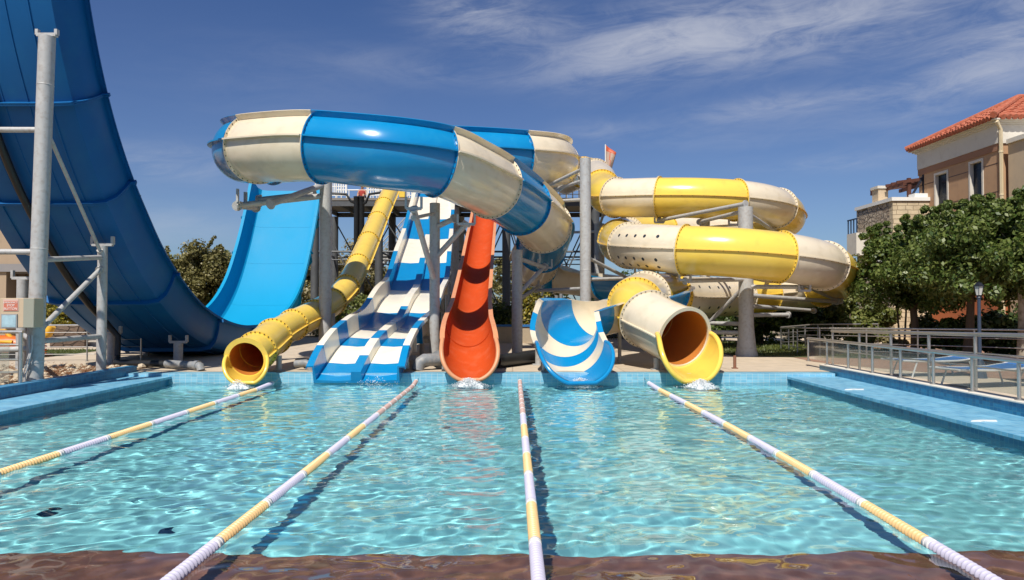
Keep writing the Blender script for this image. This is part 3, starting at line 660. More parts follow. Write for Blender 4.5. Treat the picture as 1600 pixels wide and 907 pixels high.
# black feed pipe under the half pipe
pts = [hp.at(hp.idx(u), -.25, -.98) for u in np.arange(1.0, 6.9, .35)]
e = pts[-1]; pts += [V((e.x + .25, e.y + .1, e.z - .35)), V((e.x + .3, e.y, .38)), V((e.x + .6, e.y - .6, .3))]; e = pts[-1]; g = P(318, 578, 16.2); pts += [V((g.x - 1.0, 16.6, .30))]
m = MB(); m.tube(pts, .075, 14); o = m.build('water_pipe', BLACKP); tag(o, 'black feed pipe running down the underside of the half-pipe and along the ground', 'pipe')
m = MB(); m.tube([(g.x - 1.0, 16.6, .31), (g.x - .1, 16.1, .31), (g.x, 16.02, .30), (g.x + .03, 16.0, .21)], .085, 14); m.lathe([(.105, -.05), (.105, .05)], (g.x - .1, 16.1, .31), 14, V((.9, -.5, 0)).to_track_quat('Z', 'Y').to_matrix()); o = m.build('water_pipe', GREYP); tag(o, 'short pale grey pipe end by the pool edge left of the yellow tube mouth', 'pipe')

# poles in front of the tower
t7, b7, z7 = pole(508, 270, 18.9, .155, label='tall thick grey pole below the cream and blue joint of the spiral flume')
qa = pa.at(pa.idx(10), 0, -1.0); qb = pa.at(pa.idx(9), 0, -1.0); qc = pa.at(pa.idx(11), 0, -1.0)
arms(t7, [((b7.x, 18.9, 4.45), qa - V((.2, 0, .35))), ((b7.x, 18.9, 4.75), qc + V((-.2, .3, -.25))), ((qa.x - .2, qa.y, qa.z - .36), (qb.x, qb.y + .4, qb.z - .35)), ((b7.x - .3, 18.9, 4.5), qb + V((.2, 0, -.2)))], 'arm', .075)
bracket(t7, qa - V((.1, 0, .30)), .5, .32, (0, 1, 0)); bracket(t7, qb - V((0, -.2, .30)), .5, .3, (.5, 1, 0))
t8, b8, z8 = pole(679, 318, 17.75, .125, label='grey pole before the twin slide, two arms reaching up to the spiral flume')
q1 = pa.at(pa.idx(13.55), 0, -.9); q2 = pa.at(pa.idx(15.1), 0, -.95)
arms(t8, [((b8.x, 17.75, 2.2), q1 - V((0, 0, .25))), ((b8.x, 17.75, 2.75), q2 - V((0, -.1, .22))), ((b8.x, 17.75, 3.5), q2 - V((.3, -.1, .1)))], 'arm', .065)
arms(t8, [((b8.x, 17.75, 3.85), q1 - V((0, 0, .45)))], 'arm', .04)
bracket(t8, q1 - V((0, 0, .24)), .34, .26); bracket(t8, q2 - V((0, 0, .24)), .4, .24)
t9, b9, z9 = pole(808, 391, 20.5, .15, label='short grey pole between the orange slide and the blue cup')
q3 = pa.at(pa.idx(18.2), 0, -.95); q4 = pa.at(pa.idx(20), 0, -.95)
arms(t9, [((b9.x, 20.5, 1.9), q3 - V((0, 0, .15))), ((b9.x, 20.5, 1.75), q4 - V((0, 0, .15))), ((b9.x, 20.5, 2.95), q3 - V((0, 0, .2)))], 'arm', .06)
bracket(t9, q3 - V((0, 0, .2)), .4, .25); bracket(t9, q4 - V((0, 0, .2)), .4, .25, (0, 1, 0))
t10, b10, z10 = pole(915, 248, 20.6, .155, label='tallest pale grey pole between the blue spiral flume and the yellow helix')
arms(t10, [((b10.x, 20.6, 5.15), pa.at(pa.idx(2), .2, -1.0)), ((b10.x, 20.6, 4.6), (b10.x - 2.6, 24.5, 5.0)), ((b10.x, 20.6, 2.1), (b10.x - 1.3, 23.6, 2.1)), ((b10.x, 20.6, 2.35), (b10.x + 1.35, 21.6, 2.42)),
           ((b10.x, 20.6, 3.0), (b10.x + 1.6, 22.5, 2.4)), ((b10.x, 20.6, 5.5), (b10.x - 2.4, 24.6, 4.9))], 'arm', .05)
t11, b11, z11 = pole(1166, 324, 20.75, .205, label='massive grey pole with a flared foot inside the loops of the yellow helix', bell=True)
h = lambda u: pb.p[pb.idx(u)]
for u, z in ((18, 2.45), (17, 2.5), (20.6, 2.3), (22.6, 2.0)): pass
arms(t11, [((b11.x, 20.7, 2.36), (h(18).x, h(18).y, 2.28)), ((b11.x, 20.8, 2.6), (h(16.4).x, h(16.4).y, 2.45)), ((b11.x, 20.7, 2.15), (h(20.6).x, h(20.6).y + .1, 2.12)), ((b11.x, 20.8, 1.92), (h(22.8).x, h(22.8).y, 1.74)), ((b11.x, 20.8, 1.62), (h(23.6).x - .6, h(23.6).y, 1.45)),
            ((b11.x, 20.8, 1.35), (b11.x + 1.5, 21.6, 1.35)), ((b11.x, 20.8, 1.1), (b11.x - 1.0, 22.3, 1.1)), ((b11.x, 20.8, .85), (b11.x - 1.3, 21.6, .85)), ((b11.x, 20.75, 2.2), (h(28).x + .2, h(28).y - .6, .95)),
            ((b11.x, 20.75, 4.3), (h(6).x - .05, h(6).y, 4.32)), ((b11.x, 20.75, 4.5), (h(5).x, h(5).y, 4.42)), ((b11.x + .1, 20.75, 4.2), (h(9).x - .3, h(9).y, 4.2)), ((b11.x + .1, 20.8, 2.9), (h(22.8).x, h(22.8).y, 1.8))], 'arm', .06)
for u, dz in ((5, .82), (18, .80), (16.4, .8), (20.6, .8), (22.8, .80), (6.9, .8)):
    q = h(u); bracket(t11, (q.x, q.y, q.z - dz), .30, .16)
t12, b12, z12 = pole(1102, 342, 24.6, .17, label='grey pole seen between the two yellow helix loops, left of the massive one')
t13, b13, z13 = pole(937, 350, 27.5, .19, label='thick dark pole right behind the tall pale pole by the yellow helix')
arms(t13, [((b13.x, 27.5, 4.4), (b13.x - 1.5, 30, 4.6)), ((b13.x, 27.5, 4.6), (h(3).x, h(3).y, h(3).z - .8))], 'arm', .05)
# short posts near the pool
for px, yt_, Y, r, lab in ((968, 500, 18.2, .045, 'thin pale post right of the blue cup'), (1026, 560, 16.3, .07, 'short stub post under the left of the yellow scoop'), (842, 470, 17.6, .09, 'grey post behind the left rim of the blue cup'), (1148, 556, 16.6, .035, 'rusty short stake right of the yellow scoop'),
                           (436, 556, 16.0, .06, 'small grey post under the straight yellow tube'), (600, 560, 17.2, .06, 'short post beneath the twin slide'), (850, 578, 15.9, .045, 'small stub post at the left of the blue cup'), (520, 490, 19.6, .06, 'slim post under the middle of the straight yellow tube')):
    q = P(px, yt_, Y); m = MB(); m.tube([(q.x, Y, DZ), (q.x, Y, max(q.z, .45))], r, 14); m.box((q.x, Y, DZ + .012), (r * 3.4, r * 3.4, .02)); o = m.build('short_post', mk('rusty_steel', (.22, .10, .06), rough=.8) if 'rusty' in lab else STEEL); tag(o, lab, 'post')
# water pipes on the deck
def pipe(pts, r, mat, lab):
    m = MB(); m.tube(pts, r, 16); o = m.build('water_pipe', mat); return tag(o, lab, 'pipe')
g = P(668, 572, 16.0)
m = MB(); bend = [V((g.x + .35, 17.3, .42)), V((g.x + .3, 16.7, .42)), V((g.x + .18, 16.35, .42)), V((g.x - .1, 16.2, .42)), V((g.x - .2, 16.15, .36)), V((g.x - .23, 16.12, .2))]; m.tube(bend, .14, 18)
for k in (0, 1, 2): m.lathe([(.2, -.03), (.2, .03)], bend[2] + (bend[1] - bend[2]) * (.25 + k * .4), 20, (bend[1] - bend[2]).normalized().to_track_quat('Z', 'Y').to_matrix())
o = m.build('water_pipe', GREYP); tag(o, 'fat grey flanged pipe elbow at the foot of the pole beside the orange slide', 'pipe')
pipe([(P(695, 570, 16.3).x, 16.4, .4), (P(700, 570, 16.3).x, 16.1, .36), (P(700, 570, 16.3).x, 15.95, .2)], .11, GREYP, 'grey pipe stub half hidden behind the left of the orange slide')
pipe([(P(775, 560, 17).x, 16.6, .36), (P(845, 552, 17.5).x, 18.3, .36), (P(880, 550, 17.5).x, 19.5, .36)], .15, BLACKP, 'thick black pipe lying on the deck beside the blue cup')
pipe([(P(470, 570, 16.3).x, 16.6, .31), (P(600, 560, 17).x, 18.0, .31)], .11, BLACKP, 'black pipe lying on the ground beside the yellow tube slide')
pipe([(P(450, 570, 16.3).x, 16.9, .30), (P(600, 560, 17).x, 18.4, .30)], .10, BLACKP, 'thinner black pipe lying farther back beside the yellow tube slide')
pipe([(P(455, 575, 15.9).x, 16.2, .34), (P(473, 575, 15.9).x, 16.15, .36), (P(481, 575, 15.9).x, 16.1, .32), (P(482, 575, 15.9).x, 16.1, .2)], .08, GREYP, 'small grey pipe elbow between the yellow tube and the twin slide')
# ---------------------------------------------------------------- tower
ZD = 6.92; x0, x1 = P(492, 300, 36).x, P(962, 300, 36).x; TY0, TY1 = 36, 40.6
tower = thing('slide_tower', 'dark steel start tower with a raised deck, railings and stairs behind the slides', 'tower', ((x0 + x1) / 2, 38, DZ))
m = MB(); m.bb((x0, TY0, ZD - .12), (x1, TY1, ZD)); m.build('deck', mk('grey_deck_plate', (.22, .20, .18), rough=.7), tower, smooth=0)
m = MB()
for k in range(14): x = x0 + (x1 - x0) * k / 13; m.bb((x - .06, TY0 + .05, ZD - .34), (x + .06, TY1 - .05, ZD - .123))
m.bb((x0, TY0 + .02, ZD - .40), (x1, TY0 + .14, ZD - .16)); m.bb((x0, TY1 - .14, ZD - .40), (x1, TY1 - .02, ZD - .16))
m.build('floor_joists', DSTEEL, tower, smooth=0)
cxs = [492, 592, 711, 791, 846, 930]
for k, px in enumerate(cxs):
    for Y in ((36.3, 40.3) if px not in (711,) else (36.3, 40.3)):
        x = P(px, 400, 36.3).x; m = MB(); m.tube([(x, Y, DZ), (x, Y, ZD - .41)], .20 if px != 930 else .22, 16); m.build('column', DSTEEL if px != 711 else STEEL, tower)
        m = MB(); m.box((x, Y, DZ + .1), (.9, .9, .2)); m.build('footing', mk('concrete_footing', (.3, .27, .22)), tower, smooth=0)
def rod(a, b, r=.035, nm='brace'): m = MB(); m.tube([a, b], r, 8); m.build(nm, DSTEEL, tower)
cx = [P(px, 400, 36.3).x for px in cxs]
for a, b in zip(cx, cx[1:]):
    for Y in (36.3, 40.3):
        rod((a, Y, .6), (b, Y, ZD - .6)); rod((b, Y, .6), (a, Y, ZD - .6)); rod((a, Y, 4.3), (b, Y, 4.3), .05); rod((a, Y, 3.9), (b, Y, 3.9), .03)
for x in cx: rod((x, 36.3, 4.3), (x, 40.3, 4.3), .05)
def rail(ax, bx_, Y, z, hgt=1.05, n=8, infill=False, par=tower, mat=WHITE, Y2=None, nm='railing'):
    Y2 = Y if Y2 is None else Y2; m = MB(); A_ = V((ax, Y, z)); B_ = V((bx_, Y2, z)); up = V((0, 0, hgt))
    m.tube([A_ + up, B_ + up], .035, 8); m.tube([A_ + up * .52, B_ + up * .52], .02, 8); m.tube([A_ + up * .12, B_ + up * .12], .02, 8)
    for k in range(n + 1): q = A_.lerp(B_, k / n); m.tube([q, q + up], .03, 8)
    if infill:
        kk = int((B_ - A_).length / .11)
        for k in range(kk): q = A_.lerp(B_, (k + .5) / kk); m.bar(q + up * .13, q + up * .98, .06, .02)
    return m.build(nm, mat, par)
XX = lambda px, Y=36: P(px, 300, Y).x
rail(XX(516), XX(541), TY0 + .1, ZD, 1.1, 3, True); rail(XX(573), XX(592), TY0 + .1, ZD, 1.1, 2, True); rail(XX(541), XX(573), TY1 - .1, ZD, 1.1, 3); rail(XX(636), XX(650), TY0 + .1, ZD, 1.1, 2, True)
rail(XX(492), XX(516), TY0 + .1, ZD, 1.1, 2); rail(XX(845), XX(915), TY0 + .1, ZD, 1.6, 7); rail(XX(492), XX(960), TY1 - .08, ZD, 1.1, 22); rail(XX(700), XX(735), TY0 + .1, ZD, 1.1, 2)
m = MB()
for px in (560, 568): x = XX(px); m.tube([(x, 35.6, DZ), (x, 35.6, ZD - .3), (x, 35.5, ZD + .0)], .13, 14)
m.tube([(XX(516), 35.5, ZD + .15), (XX(545), 35.5, ZD + .1), (XX(552), 35.5, ZD - .25), (XX(560), 35.6, ZD - .35)], .06, 10); m.tube([(XX(568), 35.6, ZD - .4), (XX(575), 35.5, ZD - .3), (XX(580), 35.5, ZD + .1), (XX(600), 35.5, ZD + .2)], .06, 10)
m.build('feed_pipe', BLACKP, tower)
m = MB(); m.tube([(XX(868), 35.4, DZ), (XX(868), 35.4, ZD - .2)], .10, 12); m.tube([(XX(875), 35.4, DZ), (XX(875), 35.4, ZD - .1)], .08, 12); m.tube([(XX(850), 35.3, ZD + .1), (XX(862), 35.3, ZD - .2), (XX(874), 35.35, ZD - .3)], .07, 10)
m.build('feed_pipe', GREYP, tower)
def stairs(a, b, w, n, mat, par=tower):  # a bottom, b top
    a, b = V(a), V(b); d = V((b.x - a.x, b.y - a.y, 0)); s = V((-d.y, d.x, 0)).normalized() * w / 2
    m = MB()
    for sg in (-1, 1): m.bar(a + s * sg, b + s * sg, .05, .22)
    m.build('stringer', DSTEEL if mat is not WHITE else STEEL, par)
    m = MB(); ang = math.atan2(d.y, d.x)
    for k in range(n): q = a.lerp(b, (k + .5) / n); m.box(q, (.28, w - .06, .05), ang)
    m.build('tread', mat, par, smooth=0)
    m = MB(); up = V((0, 0, 1.0))
    for sg in (-1, 1):
        m.tube([a + s * sg + up, b + s * sg + up], .03, 8); m.tube([a + s * sg + up * .5, b + s * sg + up * .5], .018, 8)
        for k in range(0, n + 1, 1): q = a.lerp(b, k / n) + s * sg; m.tube([q, q + up], .016, 6)
    m.build('handrail', STEEL, par)
q0 = P(600, 480, 44); stairs((XX(598, 44), 43, 4.0), (XX(668, 44), 43, ZD), 1.1, 13, WHITE)
stairs((XX(528, 42), 42, DZ), (XX(556, 42), 42, 4.0), 1.3, 14, WHITE)
stairs((XX(845, 43), 43, 3.9), (XX(795, 43), 43, ZD), 1.1, 12, WHITE); stairs((XX(695, 43), 42.5, 2.0), (XX(750, 43), 42.5, 5.2), 1.1, 12, WHITE)
m = MB(); m.bb((XX(556, 42), 41, 3.9), (XX(602, 44), 43.6, 4.0)); m.build('landing', DSTEEL, tower, smooth=0)
m = MB(); m.bb((XX(622, 36), 36.2, ZD + .05), (XX(632, 36), 36.9, ZD + .85)); o = m.build('start_housing', YEL, tower, bevel=.03)
# flag
fq = P(946, 226, 33); fl_ = thing('flag', 'faded white pennant flag with orange edging flying beside the top of the yellow helix', 'flag', (fq.x, 33, ZD))
m = MB(); m.tube([(fq.x, 33, ZD - 1.0), (fq.x, 33, fq.z)], .025, 8); m.build('flagpole', WHITE, fl_)
m = MB(); n = 12; vs = []
zt = fq.z - .02
for i in range(n + 1):
    t = i / n
    for j in range(7):
        s_ = j / 6; top = zt - .36 * t; bot = zt - 1.55 + .1 * t + .35 * math.sin(t * 2); z = top * (1 - s_) + bot * s_
        wd = .46 * (1 - .45 * s_); vs.append((fq.x + .02 + wd * t, 33 + .06 * math.sin(5 * t + 3 * s_), z))
m.add(vs, [(i * 7 + j, (i + 1) * 7 + j, (i + 1) * 7 + j + 1, i * 7 + j + 1) for i in range(n) for j in range(6)], 0)
for i in range(n): m.mi[i * 6] = 1; 
for j in range(6): m.mi[min(len(m.mi) - 1, (5 + j // 3) * 6 + j)] = 1
o = m.build('cloth', [mk('faded_white_cloth', (.66, .50, .40), trans=.4), mk('orange_cloth', (.65, .14, .06), trans=.3)], fl_)
sm = o.modifiers.new('solid', 'SOLIDIFY'); sm.thickness = .006
# ---------------------------------------------------------------- ground
def sheet(name, poly, z, mat, kind='structure'):
    m = MB(); m.add([(x, y, z) for x, y in poly], [tuple(range(len(poly)))]); o = m.build(name, mat, smooth=0); o['kind'] = kind; return o
GR = mk('dry_soil', (.26, .20, .13), rough=.95, var=.3, scale=.6, bump=.02, bscale=8, dirt=(.12, .13, .05), dirtamt=.7)
m = MB(); B = 900; a0, a1, b0, b1 = XL - 1.1, XR + 1.22, YN, YF + .34; z = DZ - .008
m.add([(-B, -B, z), (B, -B, z), (B, b0, z), (-B, b0, z)], [(0, 1, 2, 3)]); m.add([(-B, b0, z), (a0, b0, z), (a0, b1, z), (-B, b1, z)], [(0, 1, 2, 3)])
m.add([(a1, b0, z), (B, b0, z), (B, b1, z), (a1, b1, z)], [(0, 1, 2, 3)]); m.add([(-B, b1, z), (B, b1, z), (B, B, z), (-B, B, z)], [(0, 1, 2, 3)]); struct(m.build('ground', GR, smooth=0))
DECK = brickmat('beige_concrete_deck', (.50, .41, .30), (.54, .45, .34), (.38, .31, .23), 2.4, 1.8, .012, .8, .003, 'xy', 0)
sheet('pool_deck', [(-8.28, YF + .345), (45, YF + .345), (45, 34), (-45, 34), (-45, 17.4), (-8.28, 17.4)], DZ, DECK)
sheet('pool_deck', [(XR + 1.225, YN), (45, YN), (45, YF + .34), (XR + 1.225, YF + .34)], DZ, DECK)
sheet('gravel_bed', [(-45, YN), (a0 - .004, YN), (a0 - .004, 17.39), (-45, 17.39)], DZ, mk('stony_soil', (.36, .26, .16), rough=.95, var=.4, scale=3, bump=.02, bscale=14, dirt=(.16, .08, .04), dirtamt=.8))
sheet('paved_path', [(7.6, 18.6), (8.2, 16.8), (9.6, 13.9), (12.5, 9.5), (44, 9.5), (44, 26), (8.0, 26)], DZ + .004, brickmat('terracotta_paving', (.27, .15, .10), (.33, .19, .13), (.22, .15, .11), .22, .11, .006, .85, .003))
LAWN = mk('lawn_soil', (.055, .075, .02), rough=1, var=.5, scale=1.5, dirt=(.2, .17, .06), dirtamt=.6)
sheet('lawn', [(6.2, 20.6), (11.5, 19.2), (12.5, 30), (6.0, 30)], DZ + .008, LAWN)
sheet('lawn', [(-24, 19.0), (-12.8, 20.0), (-13.0, 23.8), (-24, 23.8)], DZ + .008, LAWN)
GRASS = leafmat('grass_blades', (.06, .10, .015), (.19, .20, .05), .3)
def grass(poly, n, lab):
    xs_ = [p[0] for p in poly]; ys_ = [p[1] for p in poly]; m = MB()
    for _ in range(n):
        x = random.uniform(min(xs_), max(xs_)); y = random.uniform(min(ys_), max(ys_)); h = random.uniform(.03, .09); a = random.random() * PI; dx = .012 * math.cos(a); dy = .012 * math.sin(a); lx = random.uniform(-.03, .03)
        m.add([(x - dx, y - dy, DZ + .008), (x + dx, y + dy, DZ + .008), (x + lx, y + lx, DZ + h)], [(0, 1, 2)])
    o = m.build('grass', GRASS, smooth=0); tag(o, lab, 'grass', kind='stuff')
grass([(6.3, 20.6), (12, 29)], 12000, 'short green grass in front of the dark hedge right of the slides'); grass([(-23, 20.1), (-13, 23.7)], 7000, 'green grass strip behind the left railing')
# rubble
m = MB(); 
for _ in range(750):
    y = random.uniform(11, 17.2); x = a0 - random.random() ** 1.5 * 6 - .08; r = random.uniform(.02, .09) * (1.5 if random.random() < .12 else 1)
    vs = []; n = 6
    for (rr, zz) in ((.7, 0), (1, .35), (.75, .75)):
        for k in range(n): q = rr * r * random.uniform(.75, 1.2); vs.append((x + q * math.cos(2 * PI * k / n), y + q * math.sin(2 * PI * k / n), DZ + zz * r))
    vs.append((x, y, DZ + .95 * r)); fs = [(i * n + k, i * n + (k + 1) % n, (i + 1) * n + (k + 1) % n, (i + 1) * n + k) for i in range(2) for k in range(n)] + [(2 * n + k, 2 * n + (k + 1) % n, 3 * n) for k in range(n)]
    m.add(vs, fs)
o = m.build('rubble', mk('pale_rubble', (.48, .40, .29), rough=.9, var=.5, scale=3), smooth=0); tag(o, 'pale stones and rubble scattered on the soil left of the pool', 'rubble', kind='stuff')
m = MB()
for _ in range(2600):
    y = random.gauss(15.2, 1.0); x = a0 - abs(random.gauss(1.6, 1.3)) - .1; a = random.random() * PI; l = random.uniform(.03, .10); z = DZ + random.random() * .06
    m.bar((x, y, z), (x + l * math.cos(a), y + l * math.sin(a), z + random.uniform(-.0, .03)), .006)
o = m.build('dry_litter', mk('dry_leaf_litter', (.28, .13, .06), var=.4), smooth=0); tag(o, 'dry brown litter lying on the soil beside the left pool wall', 'litter', kind='stuff')

# ---------------------------------------------------------------- pool furniture
YF_ = mk('yellow_float_plastic', (.78, .52, .24), rough=.4, var=.12, scale=10); LF = mk('lilac_white_float_plastic', (.52, .50, .62), rough=.5, var=.1, scale=10)
PF = mk('faded_pink_float_plastic', (.50, .34, .30), rough=.5, var=.2, scale=10); WF = mk('white_float_collar', (.78, .76, .74), rough=.4)
fmesh = {}
def fsec(L_, mat, key):
    if key in fmesh: return fmesh[key]
    m = MB(); p = []; n = int(L_ / .05); e = .035
    p += [(.030, 0), (.044, .003), (.044, e), (.034, e + .004)]
    d = (L_ - 2 * e - .02) / n
    for k in range(n):
        z = e + .01 + d * k; p += [(.018, z + d * .06), (.020, z + d * .26), (.041, z + d * .32), (.045, z + d * .5), (.041, z + d * .68), (.020, z + d * .74)]
    p += [(.034, L_ - e - .006), (.044, L_ - e), (.044, L_ - .008), (.030, L_ - .005)]
    nprof = len(p)
    m.lathe(p, (0, 0, 0), 18)
    mats = [mat, WF]; me = bpy.data.meshes.new('float_section'); me.from_pydata(m.v, [], m.f)
    for q in mats: me.materials.append(q)
    for i, f in enumerate(me.polygons):
        if i // 18 < 3 or (nprof - 5) < i // 18 < nprof: f.material_index = 1
        f.use_smooth = True
    me.set_sharp_from_angle(angle=R(60)); fmesh[key] = me; return me
def rope(x, wob, ph, lab, pink=False):
    t = thing('lane_rope', lab, 'lane rope', (x, YF, 0), 'floating lane ropes dividing the pool')
    bnd = [14.95, 14.0, 13.05, 12.05, 11.0, 9.95, 8.86, 7.95, 6.95, 5.95, 4.95, 3.95, 2.95, 1.95]
    if pink: bnd = [15.15, 14.6, 14.05, 13.5, 12.95, 12.4, 11.85, 11.3, 10.75, 9.8, 8.82, 7.9, 6.95, 5.95, 4.95, 3.95, 2.95, 1.95]
    cx_ = lambda y: x + wob * math.sin((y - 4) / 11 * PI * ph) ; cz = lambda y: .012 + (.10 * max(0, (y - 14.5)) ** 1.5)
    for k, (ya, yb) in enumerate(zip(bnd, bnd[1:])):
        ya += ph * .0; A_ = V((cx_(ya), ya, cz(ya))); B_ = V((cx_(yb), yb, cz(yb))); L_ = (B_ - A_).length
        isy = (len(bnd) - k) % 2 == 1; mat = YF_ if isy else LF
        if pink and k < 8: mat = PF
        kk = round(L_, 1); me = fsec(kk, mat, (kk, mat.name))
        o = bpy.data.objects.new('float_section', me); col.objects.link(o); o.parent = t; o.location = A_ - V((x, YF, 0)); d = B_ - A_
        o.rotation_euler = d.to_track_quat('Z', 'Y').to_euler(); o.scale = (1, 1, L_ / kk)
    m = MB(); ys_ = [bnd[0] + .01, (bnd[0] + YF) / 2, YF - .01]; m.tube([(cx_(bnd[0]), bnd[0] + .0, cz(bnd[0])), (x, (bnd[0] + YF) / 2, .06), (x, YF, .1)], .006, 6); m.build('cable', SSTEEL, t)
rope(-4.87, .0, 1, 'leftmost floating lane rope with yellow and lilac floats, ending near the yellow tube mouth')
rope(-1.98, .0, 1, 'lane rope with pinkish far end running from between the twin and orange slides', True)
rope(.15, .0, 1, 'lane rope running almost straight toward the camera, pinkish at its far end', True)
rope(2.76, .10, 1, 'rightmost floating lane rope, slightly curved, starting between the blue cup and yellow scoop')
m = MB()
for x, y, r in ((-2.75, 5.9, .06), (-3.95, 6.35, .055), (-.95, 10.4, .07)):
    m = MB(); m.lathe([(r, -FD + .002), (r, -FD + .02), (r * .7, -FD + .028)], (x, y, 0), 24); o = m.build('pool_drain', mk('dark_blue_grating', (.02, .07, .14))); tag(o, {-2.75: 'dark round drain nearest to the camera on the pool floor', -3.95: 'dark round drain on the pool floor under the leftmost lane', -.95: 'small dark round drain far out on the middle of the pool floor'}[x], 'drain')
for y, lab in ((13.0, 'far'), (9.44, 'near')):
    m = MB(); m.prism([(6.0 - .17, y - .04), (6.0 - .05, y - .06), (6.02, y - .02), (6.16, y - .05), (6.2, y + .03), (6.03, y + .05), (5.9, y + .02)], LZ + .002, LZ + .014); o = m.build('depth_marker', WHITE); tag(o, 'white marker tile on the right pool ledge, the ' + ('farther' if lab == 'far' else 'nearer') + ' of two', 'marker')
# splashes
FOAM = mk('white_water_foam', (.93, .95, .96), rough=.8, var=.02, trans=.3)
def splash(cx_, cy, w_, n, lab):
    m = MB(); g_ = 34; A_ = random.random() * 9; vs = []
    for a in range(g_ + 1):
        for b in range(g_ + 1):
            u, v = a / g_ * 2 - 1, b / g_ * 2 - 1; d2 = math.hypot(u, v); ang = math.atan2(v, u); lim = .72 + .16 * math.sin(3 * ang + A_) + .10 * math.sin(7 * ang + 2 * A_)
            h = max(0, 1 - (d2 / lim) ** 2) ** 1.3 * .10 * w_ / .62; h = h * (.7 + .6 * random.random()) - (.03 if d2 > lim else .0) + (.012 if d2 < lim else 0)
            vs.append((cx_ + u * w_ * .52, cy - .12 + v * w_ * .50, h))
    if n > 400: m.add(vs, [(a * (g_ + 1) + b, (a + 1) * (g_ + 1) + b, (a + 1) * (g_ + 1) + b + 1, a * (g_ + 1) + b + 1) for a in range(g_) for b in range(g_)])
    for k in range(n // 2):
        fr = random.random(); a = random.gauss(0, .5); rr = abs(random.gauss(0, .30)) * w_; x = cx_ + rr * math.cos(a * 3.1) * random.choice((-1, 1)); y = cy - abs(random.gauss(.10, .34)) * w_
        dd = math.hypot(x - cx_, (y - cy + .15)) / w_; z = max(0, random.random() ** 1.3 * .17 * math.exp(-dd * dd * 5.)) + random.random() * .008; r = random.uniform(.004, .013) * math.exp(-dd * .5)
        n6 = 6; vs = [(x, y, z - r * .6)] + [(x + r * math.cos(2 * PI * q / n6), y + r * 1.2 * math.sin(2 * PI * q / n6), z) for q in range(n6)] + [(x, y, z + r * .7)]
        m.add(vs, [(0, 1 + (q + 1) % n6, 1 + q) for q in range(n6)] + [(7, 1 + q, 1 + (q + 1) % n6) for q in range(n6)])
    o = m.build('splash', FOAM, loc=(cx_, cy, 0), smooth=180); tag(o, lab, 'splash', kind='stuff')
splash(P(733, 600, 15.0).x, 14.95, .62, 4200, 'white splash of water below the orange slide'); splash(P(905, 600, 15).x, 14.95, .62, 3200, 'white splash of water below the blue cup')
splash(P(1090, 600, 14.8).x, 14.7, .62, 3200, 'white splash of water below the yellow scoop'); splash(P(378, 600, 14.6).x, 14.5, .5, 1500, 'small splash of water below the yellow tube mouth'); splash(P(590, 600, 15).x, 15.05, 1.3, 390, 'faint line of foam in front of the twin slide')
for px, yy in ((703, 14.98), (762, 14.98)): pass

# ---------------------------------------------------------------- rails
def fence(name, lab, pts, zt, zb, rails, posts, pr=.022, rr=.012, top=.028, mat=SSTEEL, cat='railing', glass=None):
    """pts: polyline of (x, y); zt may vary per point"""
    t = thing(name, lab, cat, (pts[0][0], pts[0][1], DZ)); n = len(pts); zt = zt if isinstance(zt, (list, tuple)) else [zt] * n
    m = MB(); m.tube([(p[0], p[1], z_) for p, z_ in zip(pts, zt)], top, 10); m.build('top_rail', mat, t)
    for f in rails:
        m = MB(); m.tube([(p[0], p[1], zb + (z_ - zb) * f) for p, z_ in zip(pts, zt)], rr, 8); m.build('rail', mat, t)
    seg = [(V(pts[i]).to_3d() if 0 else V((pts[i][0], pts[i][1], zt[i])), V((pts[i + 1][0], pts[i + 1][1], zt[i + 1]))) for i in range(n - 1)]; tot = sum((b - a).length for a, b in seg)
    for k in range(posts):
        d = tot * (k + .02) / max(1, posts - .96)
        for a, b in seg:
            l = (b - a).length
            if d <= l: break
            d -= l
        q = a.lerp(b, min(1, d / l)); m = MB(); m.tube([(q.x, q.y, zb), (q.x, q.y, q.z)], pr, 10); m.lathe([(pr * 2.2, zb), (pr * 2.2, zb + .012)], (q.x, q.y, 0), 12); m.build('post', mat, t)
    if glass:
        for a, b in seg:
            l = (b - a).length; k = max(1, round(l / 1.05))
            for i in range(k):
                p, q = a.lerp(b, (i + .04) / k), a.lerp(b, (i + .96) / k); m = MB(); d = (q - p).normalized(); nn_ = V((-d.y, d.x, 0)) * .005
                z0, z1 = zb + .06, p.z - .05; m.add([(p + nn_).to_tuple()[:2] + (z0,), (q + nn_).to_tuple()[:2] + (z0,), (q + nn_).to_tuple()[:2] + (z1,), (p + nn_).to_tuple()[:2] + (z1,), (p - nn_).to_tuple()[:2] + (z0,), (q - nn_).to_tuple()[:2] + (z0,), (q - nn_).to_tuple()[:2] + (z1,), (p - nn_).to_tuple()[:2] + (z1,)],
                      [(0, 1, 2, 3), (7, 6, 5, 4), (0, 4, 5, 1), (1, 5, 6, 2), (2, 6, 7, 3), (3, 7, 4, 0)]); m.build('glass_panel', glass, t, smooth=0)
    return t
gm = bpy.data.materials.new('hazy_fence_glass'); nt, N, L = nodes_of(gm); N.remove(N['Principled BSDF'])
tr = N.new('ShaderNodeBsdfTransparent'); tr.inputs[0].default_value = (.88, .90, .88, 1); gg = N.new('ShaderNodeBsdfGlossy'); gg.inputs['Roughness'].default_value = .05; df = N.new('ShaderNodeBsdfDiffuse'); df.inputs[0].default_value = (.5, .48, .44, 1)
fr = N.new('ShaderNodeFresnel'); fr.inputs[0].default_value = 1.08; ms = N.new('ShaderNodeMixShader'); m2 = N.new('ShaderNodeMixShader'); m2.inputs[0].default_value = .14
